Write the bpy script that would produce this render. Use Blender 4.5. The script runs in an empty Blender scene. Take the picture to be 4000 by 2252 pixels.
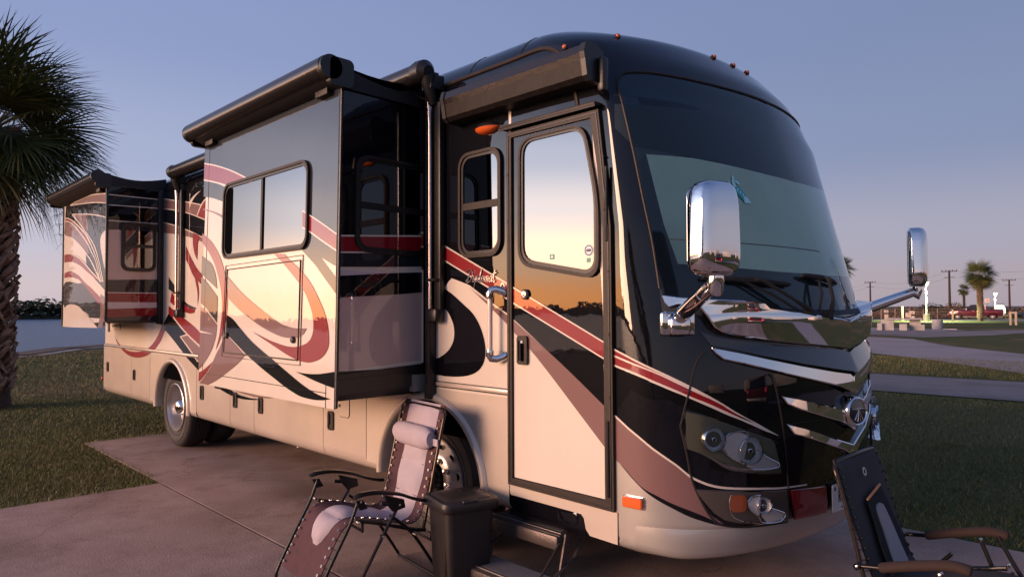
import bpy, bmesh, math, random
import numpy as np
from mathutils import Vector, Matrix
random.seed(7); rng=np.random.default_rng(7)
PI=math.pi
SC=bpy.context.scene
COL=SC.collection
# ---------------------------------------------------------------- camera
cam_d=bpy.data.cameras.new('camera'); cam=bpy.data.objects.new('camera',cam_d); COL.objects.link(cam)
cam_d.sensor_width=36; cam_d.lens=36*2775/4000; cam_d.clip_start=.05; cam_d.clip_end=3000
def nrm(v): return Vector(v).normalized()
_vx=nrm((-2670,-86,-2775)); _vy=nrm((2884,-64,-2775)); _vy=(_vy-_vx*_vx.dot(_vy)).normalized(); _vz=(-_vx).cross(_vy)
Rm=Matrix((-_vx,_vy,_vz))            # world axes expressed in camera space
cam.matrix_world=Matrix.Translation((3.3016,-3.1544,1.75)) @ Rm.to_4x4()
SC.camera=cam
# ---------------------------------------------------------------- sky and sun
SUN_AZ=nrm((-.66,-.75,0)); SUN_EL=math.radians(2.0)
w=bpy.data.worlds.new('World'); SC.world=w; w.use_nodes=True
nt=w.node_tree; nt.nodes.clear()
def N(nt,t,**k):
    n=nt.nodes.new(t)
    for a,b in k.items(): setattr(n,a,b)
    return n
def ramp(nt,stops,inp=None,interp='EASE'):
    r=N(nt,'ShaderNodeValToRGB'); cr=r.color_ramp; cr.interpolation=interp
    while len(cr.elements)>1: cr.elements.remove(cr.elements[-1])
    cr.elements[0].position=stops[0][0]; cr.elements[0].color=(*stops[0][1],1)
    for p,c in stops[1:]:
        e=cr.elements.new(p); e.color=(*c,1)
    if inp is not None: nt.links.new(inp,r.inputs[0])
    return r.outputs[0]
tc=N(nt,'ShaderNodeTexCoord'); sep=N(nt,'ShaderNodeSeparateXYZ'); nt.links.new(tc.outputs['Generated'],sep.inputs[0])
def M(nt,op,a,b=None,c=None,clamp=False):
    m=N(nt,'ShaderNodeMath',operation=op); m.use_clamp=clamp
    for i,x in enumerate((a,b,c)):
        if x is None: continue
        if isinstance(x,(int,float)): m.inputs[i].default_value=x
        else: nt.links.new(x,m.inputs[i])
    return m.outputs[0]
def MR(nt,x,a,b,c=0,d=1,smooth=False):
    m=N(nt,'ShaderNodeMapRange'); m.interpolation_type='SMOOTHSTEP' if smooth else 'LINEAR'
    nt.links.new(x,m.inputs[0])
    for i,q in zip((1,2,3,4),(a,b,c,d)): m.inputs[i].default_value=q
    return m.outputs[0]
def MIX(nt,f,a,b,mode='MIX'):
    m=N(nt,'ShaderNodeMix',data_type='RGBA',blend_type=mode)
    if isinstance(f,(int,float)): m.inputs[0].default_value=f
    else: nt.links.new(f,m.inputs[0])
    for s,x in ((6,a),(7,b)):
        if isinstance(x,tuple): m.inputs[s].default_value=(*x[:3],1)
        else: nt.links.new(x,m.inputs[s])
    return m.outputs[2]
elev=MR(nt,sep.outputs[2],-.05,1.0,0,1)       # ~ sine of elevation
hl=M(nt,'SQRT',M(nt,'ADD',M(nt,'MULTIPLY',sep.outputs[0],sep.outputs[0]),M(nt,'MULTIPLY',sep.outputs[1],sep.outputs[1])))
hd=M(nt,'DIVIDE',M(nt,'ADD',M(nt,'MULTIPLY',sep.outputs[0],SUN_AZ.x),M(nt,'MULTIPLY',sep.outputs[1],SUN_AZ.y)),M(nt,'MAXIMUM',hl,.001))
def el(deg): return (math.sin(math.radians(deg))+.05)/1.05
K=1/12.
def sc(c,k=K): return tuple(x*k for x in c)
rA_=0
rA=ramp(nt,[(el(-2),sc((.36,.31,.37))),(el(1),sc((.40,.345,.40))),(el(5),sc((.36,.355,.47))),(el(12),sc((.22,.27,.44))),(el(20),sc((.195,.25,.43))),(el(32),sc((.16,.22,.42))),(el(60),sc((.11,.17,.38))),(1,sc((.08,.14,.33)))],elev)
rB=ramp(nt,[(el(-2),sc((.58,.48,.53))),(el(1.5),sc((.60,.52,.57))),(el(5),sc((.52,.51,.63))),(el(11),sc((.37,.42,.62))),(el(20),sc((.26,.325,.56))),(el(32),sc((.21,.28,.52))),(el(60),sc((.13,.20,.42))),(1,sc((.08,.14,.33)))],elev)
rC=ramp(nt,[(el(-2),sc((9,2.8,.6))),(el(.8),sc((11,4.4,1.5))),(el(3.5),sc((8.6,5.2,3.2))),(el(8),sc((4.1,3.6,3.5))),(el(12),sc((2.3,2.4,2.9))),(el(17),sc((1.1,1.25,1.8))),(el(26),sc((.60,.72,1.1))),(el(40),sc((.33,.42,.75))),(el(65),sc((.13,.2,.42))),(1,sc((.08,.14,.33)))],elev)
f1=MR(nt,hd,-.75,.55,0,1,True); f2=M(nt,'POWER',MR(nt,hd,.81,1.0,0,1,True),1.3)
skyc=MIX(nt,f2,MIX(nt,f1,rA,rB),rC)
cn=N(nt,'ShaderNodeTexNoise'); cn.inputs['Scale'].default_value=2.5; cn.inputs['Detail'].default_value=3
bg=N(nt,'ShaderNodeBackground'); nt.links.new(skyc,bg.inputs[0]); bg.inputs[1].default_value=1/K
# the physical evening sky adds its own faint gradient to the measured one
st=N(nt,'ShaderNodeTexSky'); st.sky_type='NISHITA'; st.sun_disc=False; st.sun_elevation=SUN_EL; st.sun_rotation=math.atan2(SUN_AZ.x,SUN_AZ.y)
bg2=N(nt,'ShaderNodeBackground'); nt.links.new(st.outputs[0],bg2.inputs[0]); bg2.inputs[1].default_value=.02
ad=N(nt,'ShaderNodeAddShader'); nt.links.new(bg.outputs[0],ad.inputs[0]); nt.links.new(bg2.outputs[0],ad.inputs[1])
wo=N(nt,'ShaderNodeOutputWorld'); nt.links.new(ad.outputs[0],wo.inputs[0])
sun_d=bpy.data.lights.new('sun','SUN'); sun=bpy.data.objects.new('sun',sun_d); COL.objects.link(sun)
sun_d.energy=4.15; sun_d.angle=math.radians(24); sun_d.color=(1.0,.60,.40)
sdir=Vector((-.33,-.94,math.tan(math.radians(10)))).normalized()
sun.rotation_euler=sdir.to_track_quat('Z','Y').to_euler()
vs=SC.view_settings; SC.display_settings.display_device='sRGB'
vs.view_transform='Standard'; vs.look='None'; vs.gamma=1; vs.exposure=0
SC.cycles.max_bounces=8; SC.cycles.transparent_max_bounces=16; SC.cycles.caustics_reflective=False; SC.cycles.caustics_refractive=False
try: SC.cycles.use_denoising=True
except: pass
# ---------------------------------------------------------------- materials
MATS={}
def mat(name,col,rough=.5,metal=0,coat=0,coatr=.03,bump=0,bscale=60,spec=.5,ior=1.5,emit=None,var=0,vscale=3,bdist=.01,coat_ior=1.5,dark=None):
    if name in MATS: return MATS[name]
    m=bpy.data.materials.new(name); m.use_nodes=True; t=m.node_tree; p=t.nodes['Principled BSDF']
    p.inputs['Base Color'].default_value=(*col,1); p.inputs['Roughness'].default_value=rough; p.inputs['Metallic'].default_value=metal
    p.inputs['Coat Weight'].default_value=coat; p.inputs['Coat Roughness'].default_value=coatr; p.inputs['Coat IOR'].default_value=coat_ior
    p.inputs['Specular IOR Level'].default_value=spec; p.inputs['IOR'].default_value=ior
    tcn=N(t,'ShaderNodeTexCoord')
    if var:
        n=N(t,'ShaderNodeTexNoise'); n.inputs['Scale'].default_value=vscale; n.inputs['Detail'].default_value=6; n.inputs['Roughness'].default_value=.65
        t.links.new(tcn.outputs['Object'],n.inputs['Vector'])
        d=dark if dark else tuple(c*(1-var) for c in col)
        f=MR(t,n.outputs[0],.35,.68,0,1)
        c=MIX(t,f,d,tuple(min(1,c*(1+var*.4)) for c in col)); t.links.new(c,p.inputs['Base Color'])
    if bump:
        n=N(t,'ShaderNodeTexNoise'); n.inputs['Scale'].default_value=bscale; n.inputs['Detail'].default_value=4
        t.links.new(tcn.outputs['Object'],n.inputs['Vector'])
        b=N(t,'ShaderNodeBump'); b.inputs['Strength'].default_value=bump; b.inputs['Distance'].default_value=bdist; t.links.new(n.outputs[0],b.inputs['Height'])
        t.links.new(b.outputs[0],p.inputs['Normal'])
        if coat: t.links.new(b.outputs[0],p.inputs['Coat Normal'])
    if emit: p.inputs['Emission Color'].default_value=(*emit[:3],1); p.inputs['Emission Strength'].default_value=emit[3]
    MATS[name]=m; return m
def paint(name,col,metal=0,rough=.45,spec=.5,var=0):
    return mat(name,col,rough=rough,metal=metal,spec=spec,var=var,vscale=1.1,coat=1,coatr=.012,coat_ior=1.5,bump=.035,bscale=2.2,bdist=.05)
PT=dict(cream=paint('cream paint',(.67,.585,.50),rough=.5,var=.07),
 silver=paint('champagne paint',(.56,.475,.40),metal=.2,rough=.42,var=.12),
 capsilver=paint('silver cap paint',(.44,.41,.375),metal=.45,rough=.34,var=.06),
 black=paint('black paint',(.003,.003,.005),spec=.02),
 hood=paint('blue black hood paint',(.010,.013,.02)),
 slate=paint('slate blue paint',(.012,.016,.022),spec=.1),
 mauve=paint('mauve grey paint',(.19,.10,.095),spec=.2),
 red=paint('deep red paint',(.22,.004,.010),spec=.2),
 pin=paint('ivory pinstripe paint',(.66,.57,.49)))
mblacktrim=mat('black trim',(.012,.011,.011),.38,bump=.1,bscale=80)
mbrontrim=mat('weathered bronze trim',(.030,.021,.018),.5,spec=.3,bump=.15,bscale=40,var=.3,vscale=8)
mrubber=mat('rubber',(.012,.011,.011),.75,bump=.2,bscale=50,var=.3,vscale=10)
mtyre=mat('tyre rubber',(.035,.03,.029),.7,bump=.2,bscale=30,var=.4,vscale=6)
mchrome=mat('chrome',(.80,.78,.77),.035,metal=1)
malu=mat('polished aluminium',(.62,.56,.53),.32,metal=.65,var=.15,vscale=5)
mgroove=mat('panel gap',(.01,.008,.008),.8)
mdark=mat('unlit interior',(.004,.004,.005),.9,spec=0)
mamber=mat('amber lens',(.75,.13,.02),.15,coat=1)
mamberd=mat('dim amber lens',(.28,.06,.015),.15,coat=1)
mredlens=mat('red lens',(.6,.02,.02),.15,coat=1)
mawn=mat('awning case',(.022,.018,.019),.22,metal=.15,bump=.1,bscale=30)
mawnf=mat('black awning fabric',(.012,.011,.012),.7,bump=.3,bscale=80)
mstreak=mat('streaked awning shade',(.014,.010,.009),.5,spec=.2,var=.6,vscale=24)
def glass_mat(name,col,spec_ior=1.5,tint=(.1,.1,.1),trans=.0,rough=.004):
    m=bpy.data.materials.new(name); m.use_nodes=True; t=m.node_tree; t.nodes.clear()
    o=N(t,'ShaderNodeOutputMaterial'); g=N(t,'ShaderNodeBsdfGlossy'); g.inputs['Roughness'].default_value=rough; g.inputs['Color'].default_value=(*col,1)
    tr=N(t,'ShaderNodeBsdfTransparent'); tr.inputs[0].default_value=(*tint,1)
    f=N(t,'ShaderNodeFresnel'); f.inputs[0].default_value=spec_ior
    mx=N(t,'ShaderNodeMixShader'); t.links.new(f.outputs[0],mx.inputs[0]); t.links.new(tr.outputs[0],mx.inputs[1]); t.links.new(g.outputs[0],mx.inputs[2]); t.links.new(mx.outputs[0],o.inputs[0])
    return m
mside=glass_mat('tinted side glass',(.94,.97,1),2.7,(.05,.05,.055))
mfront=glass_mat('teal tinted windshield glass',(.9,.95,1),1.5,(.92,1,.95))
mclear=glass_mat('clear lamp lens',(1,1,1),1.22,(.85,.87,.88))
# ---------------------------------------------------------------- mesh helpers
def rootloc(o):
    return o
class MB:
    def __init__(s): s.v=[];s.f=[];s.m=[];s.mats=[]
    def mi(s,m):
        if m not in s.mats: s.mats.append(m)
        return s.mats.index(m)
    def add(s,v,f,m):
        k=len(s.v); i=s.mi(m); s.v+= [tuple(p) for p in v]; s.f+=[tuple(q+k for q in a) for a in f]; s.m+=[i]*len(f); return s
    def box(s,c,d,m,rot=None,taper=None):
        hx,hy,hz=d[0]/2,d[1]/2,d[2]/2; V=[]
        for z in(-1,1):
            t=1 if (z<0 or not taper) else taper
            for y in(-1,1):
                for x in(-1,1): V.append(Vector((x*hx*t,y*hy*t,z*hz)))
        if rot is not None: V=[rot@p for p in V]
        V=[p+Vector(c) for p in V]
        return s.add(V,[(0,2,3,1),(4,5,7,6),(0,1,5,4),(2,6,7,3),(0,4,6,2),(1,3,7,5)],m)
    def rbox(s,c,d,m,r=.01,rot=None,seg=2):
        bm=bmesh.new(); bmesh.ops.create_cube(bm,size=1)
        for v in bm.verts: v.co=Vector((v.co.x*d[0],v.co.y*d[1],v.co.z*d[2]))
        bmesh.ops.bevel(bm,geom=list(bm.edges),offset=min(r,min(d)*.49),segments=seg,affect='EDGES',profile=.5)
        bm.verts.index_update()
        V=[(rot@v.co if rot is not None else v.co)+Vector(c) for v in bm.verts]; F=[[v.index for v in f.verts] for f in bm.faces]; bm.free()
        return s.add(V,F,m)
    def tube(s,pts,r,m,n=8,cap=True,flat=None):
        pts=[Vector(p) for p in pts]; R=r if isinstance(r,(list,tuple)) else [r]*len(pts)
        rings=[]; up=None
        for i,p in enumerate(pts):
            a=pts[max(i-1,0)]; b=pts[min(i+1,len(pts)-1)]; t=(b-a)
            if t.length<1e-9: t=Vector((0,0,1))
            t.normalize()
            if up is None:
                up=Vector((0,0,1)) if abs(t.z)<.9 else Vector((1,0,0))
            x=up-t*up.dot(t); 
            if x.length<1e-6: x=Vector((1,0,0))-t*t.x
            x.normalize(); up=x; y=t.cross(x)
            fx,fy=(flat if flat else (1,1))
            rings.append([p+(x*math.cos(2*PI*k/n)*fx+y*math.sin(2*PI*k/n)*fy)*R[i] for k in range(n)])
        V=[q for g in rings for q in g]; F=[]
        for i in range(len(rings)-1):
            for k in range(n):
                a=i*n+k;b=i*n+(k+1)%n; F.append((a,b,b+n,a+n))
        if cap: F.append(tuple(range(n))[::-1]); F.append(tuple(range(len(V)-n,len(V))))
        return s.add(V,F,m)
    def cyl(s,c,r,h,m,axis='z',n=20,r2=None):
        r2=r if r2 is None else r2; A={'x':Vector((1,0,0)),'y':Vector((0,1,0)),'z':Vector((0,0,1))}[axis] if isinstance(axis,str) else Vector(axis).normalized()
        c=Vector(c); return s.tube([c-A*h/2,c+A*h/2],[r,r2],m,n)
    def lathe(s,prof,m,c=(0,0,0),axis=(0,0,1),n=32,xa=None):
        A=Vector(axis).normalized(); X=(Vector((1,0,0)) if abs(A.x)<.9 else Vector((0,0,1))); X=(X-A*X.dot(A)).normalized(); Y=A.cross(X); c=Vector(c)
        V=[];F=[]
        for r,h in prof:
            for k in range(n): V.append(c+A*h+(X*math.cos(2*PI*k/n)+Y*math.sin(2*PI*k/n))*r)
        for i in range(len(prof)-1):
            for k in range(n):
                a=i*n+k;b=i*n+(k+1)%n; F.append((a,b,b+n,a+n))
        return s.add(V,F,m)
    def prism(s,poly,f3,d0,d1,m,side=None):
        """poly 2d; f3(u,v,d)->3d; solid between depth d0 and d1"""
        n=len(poly); tri=tri2(poly)
        V=[f3(u,v,d0) for u,v in poly]+[f3(u,v,d1) for u,v in poly]
        F=[t[::-1] for t in tri]+[tuple(q+n for q in t) for t in tri]
        s.add(V,F,m)
        s.add(V,[(i,(i+1)%n,(i+1)%n+n,i+n) for i in range(n)],side or m)
        return s
    def ring(s,outer,inner,f3,d0,d1,m):
        n=len(outer); V=[f3(*p,d0) for p in outer]+[f3(*p,d0) for p in inner]+[f3(*p,d1) for p in outer]+[f3(*p,d1) for p in inner]
        F=[]
        for i in range(n):
            j=(i+1)%n
            F+=[(i,j,j+n,i+n),(2*n+i,3*n+i,3*n+j,2*n+j),(i,2*n+i,2*n+j,j),(n+i,n+j,3*n+j,3*n+i)]
        return s.add(V,F,m)
    def build(s,name,parent=None,smooth=False,auto=None,loc=None):
        me=bpy.data.meshes.new(name); me.from_pydata([tuple(v) for v in s.v],[],s.f)
        for m in s.mats: me.materials.append(m)
        me.polygons.foreach_set('material_index',s.m)
        me.update()
        if smooth:
            me.polygons.foreach_set('use_smooth',[True]*len(me.polygons))
            try: me.set_sharp_from_angle(angle=math.radians(auto or 35))
            except Exception: pass
        o=bpy.data.objects.new(name,me); COL.objects.link(o)
        if parent is not None:
            o.parent=parent
        if loc is not None: o.location=loc
        return o
def recalc(o):
    bm=bmesh.new(); bm.from_mesh(o.data); bmesh.ops.recalc_face_normals(bm,faces=list(bm.faces)); bm.to_mesh(o.data); bm.free(); return o
from mathutils.geometry import tessellate_polygon
def tri2(poly):
    out=[]
    for t in tessellate_polygon([[Vector((p[0],p[1],0)) for p in poly]]):
        a,b,c=[poly[i] for i in t]; ar=(b[0]-a[0])*(c[1]-a[1])-(b[1]-a[1])*(c[0]-a[0])
        out.append(tuple(t) if ar>=0 else tuple(t)[::-1])
    return out
def rr(x0,z0,x1,z1,r,n=5):
    P=[]
    for cx,cz,a in ((x1-r,z1-r,0),(x0+r,z1-r,90),(x0+r,z0+r,180),(x1-r,z0+r,270)):
        for k in range(n+1):
            t=math.radians(a+90*k/n); P.append((cx+r*math.cos(t),cz+r*math.sin(t)))
    return P
def inset(poly,d):
    n=len(poly); A=sum(poly[i][0]*poly[(i+1)%n][1]-poly[(i+1)%n][0]*poly[i][1] for i in range(n)); sg=1 if A>0 else -1; out=[]
    for i in range(n):
        a=Vector(poly[i-1]);b=Vector(poly[i]);c=Vector(poly[(i+1)%n])
        e1=(b-a); e2=(c-b)
        if e1.length<1e-9 or e2.length<1e-9: e1=c-a;e2=c-a
        n1=Vector((-e1.y,e1.x)).normalized()*sg; n2=Vector((-e2.y,e2.x)).normalized()*sg; nn=n1+n2
        k=d/max(.35,(1+n1.dot(n2))/2)**.5 if 0 else d/max(.5,nn.length/2)
        nn.normalize(); out.append((b.x+nn.x*k,b.y+nn.y*k))
    return out
def roundpoly(pts,r,n=4):
    out=[];L=len(pts)
    for i in range(L):
        a=Vector(pts[i-1]);b=Vector(pts[i]);c=Vector(pts[(i+1)%L]); u=(a-b);v=(c-b); d=min(r,u.length*.45,v.length*.45); p=b+u.normalized()*d;q=b+v.normalized()*d
        for k in range(n+1):
            t=k/n; out.append(tuple(p*(1-t)**2+b*2*t*(1-t)+q*t*t))
    return out
def cat(pts,sub=5):
    if len(pts)<3: return list(pts)
    P=[pts[0]]+list(pts)+[pts[-1]]; out=[]
    for i in range(1,len(P)-2):
        p0,p1,p2,p3=[np.array(q) for q in P[i-1:i+3]]
        for k in range(sub):
            t=k/sub; out.append(tuple(.5*((2*p1)+(-p0+p2)*t+(2*p0-5*p1+4*p2-p3)*t*t+(-p0+3*p1-3*p2+p3)*t**3)))
    out.append(tuple(pts[-1])); return out
def smoothshape(segs,sub=5):
    out=[]
    for g in segs:
        for p in cat(g,sub):
            p=(float(p[0]),float(p[1]))
            if not out or (abs(out[-1][0]-p[0])+abs(out[-1][1]-p[1]))>1e-4: out.append(p)
    if abs(out[0][0]-out[-1][0])+abs(out[0][1]-out[-1][1])<1e-4: out.pop()
    return out
def flatpoly(poly,clip=None,cuts=None):
    """triangulated 2D polygon, clipped and cut -> verts2d, faces"""
    bm=bmesh.new(); vs_=[bm.verts.new((p[0],p[1],0)) for p in poly]
    for t in tri2(poly):
        try: bm.faces.new([vs_[i] for i in t])
        except ValueError: pass
    def bis(co,no,clear):
        g=list(bm.verts)+list(bm.edges)+list(bm.faces)
        if g: bmesh.ops.bisect_plane(bm,geom=g,plane_co=co,plane_no=no,clear_outer=clear)
    if clip:
        x0,x1,z0,z1=clip
        bis((x0,0,0),(-1,0,0),True);bis((x1,0,0),(1,0,0),True);bis((0,z0,0),(0,-1,0),True);bis((0,z1,0),(0,1,0),True)
    if cuts and bm.verts:
        xs=[v.co.x for v in bm.verts]; zs=[v.co.y for v in bm.verts]
        dx,dz=cuts
        for k in range(int(min(xs)/dx)+1,int(max(xs)/dx)+1): bis((k*dx,0,0),(1,0,0),False)
        for k in range(int(min(zs)/dz)+1,int(max(zs)/dz)+1): bis((0,k*dz,0),(0,1,0),False)
    bm.verts.index_update(); bm.normal_update(); V=[(v.co.x,v.co.y) for v in bm.verts]
    F=[]
    for f in bm.faces:
        l=[v.index for v in f.verts]; F.append(l if f.normal.z>=0 else l[::-1])
    bm.free()
    return V,F
def tag(o,label,cat_,group=None,kind=None):
    o['label']=label; o['category']=cat_
    if group: o['group']=group
    if kind: o['kind']=kind
    return o
def structure(o): o['kind']='structure'; return o
def thing(name,loc,label,cat_,group=None,rz=0):
    o=bpy.data.objects.new(name,None); COL.objects.link(o); o.location=loc; o.rotation_euler=(0,0,rz); o.empty_display_size=.3
    return tag(o,label,cat_,group)
def copytree(o,parent=None):
    c=o.copy(); COL.objects.link(c); c.parent=parent
    for ch in list(o.children): copytree(ch,c)
    return c

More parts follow.
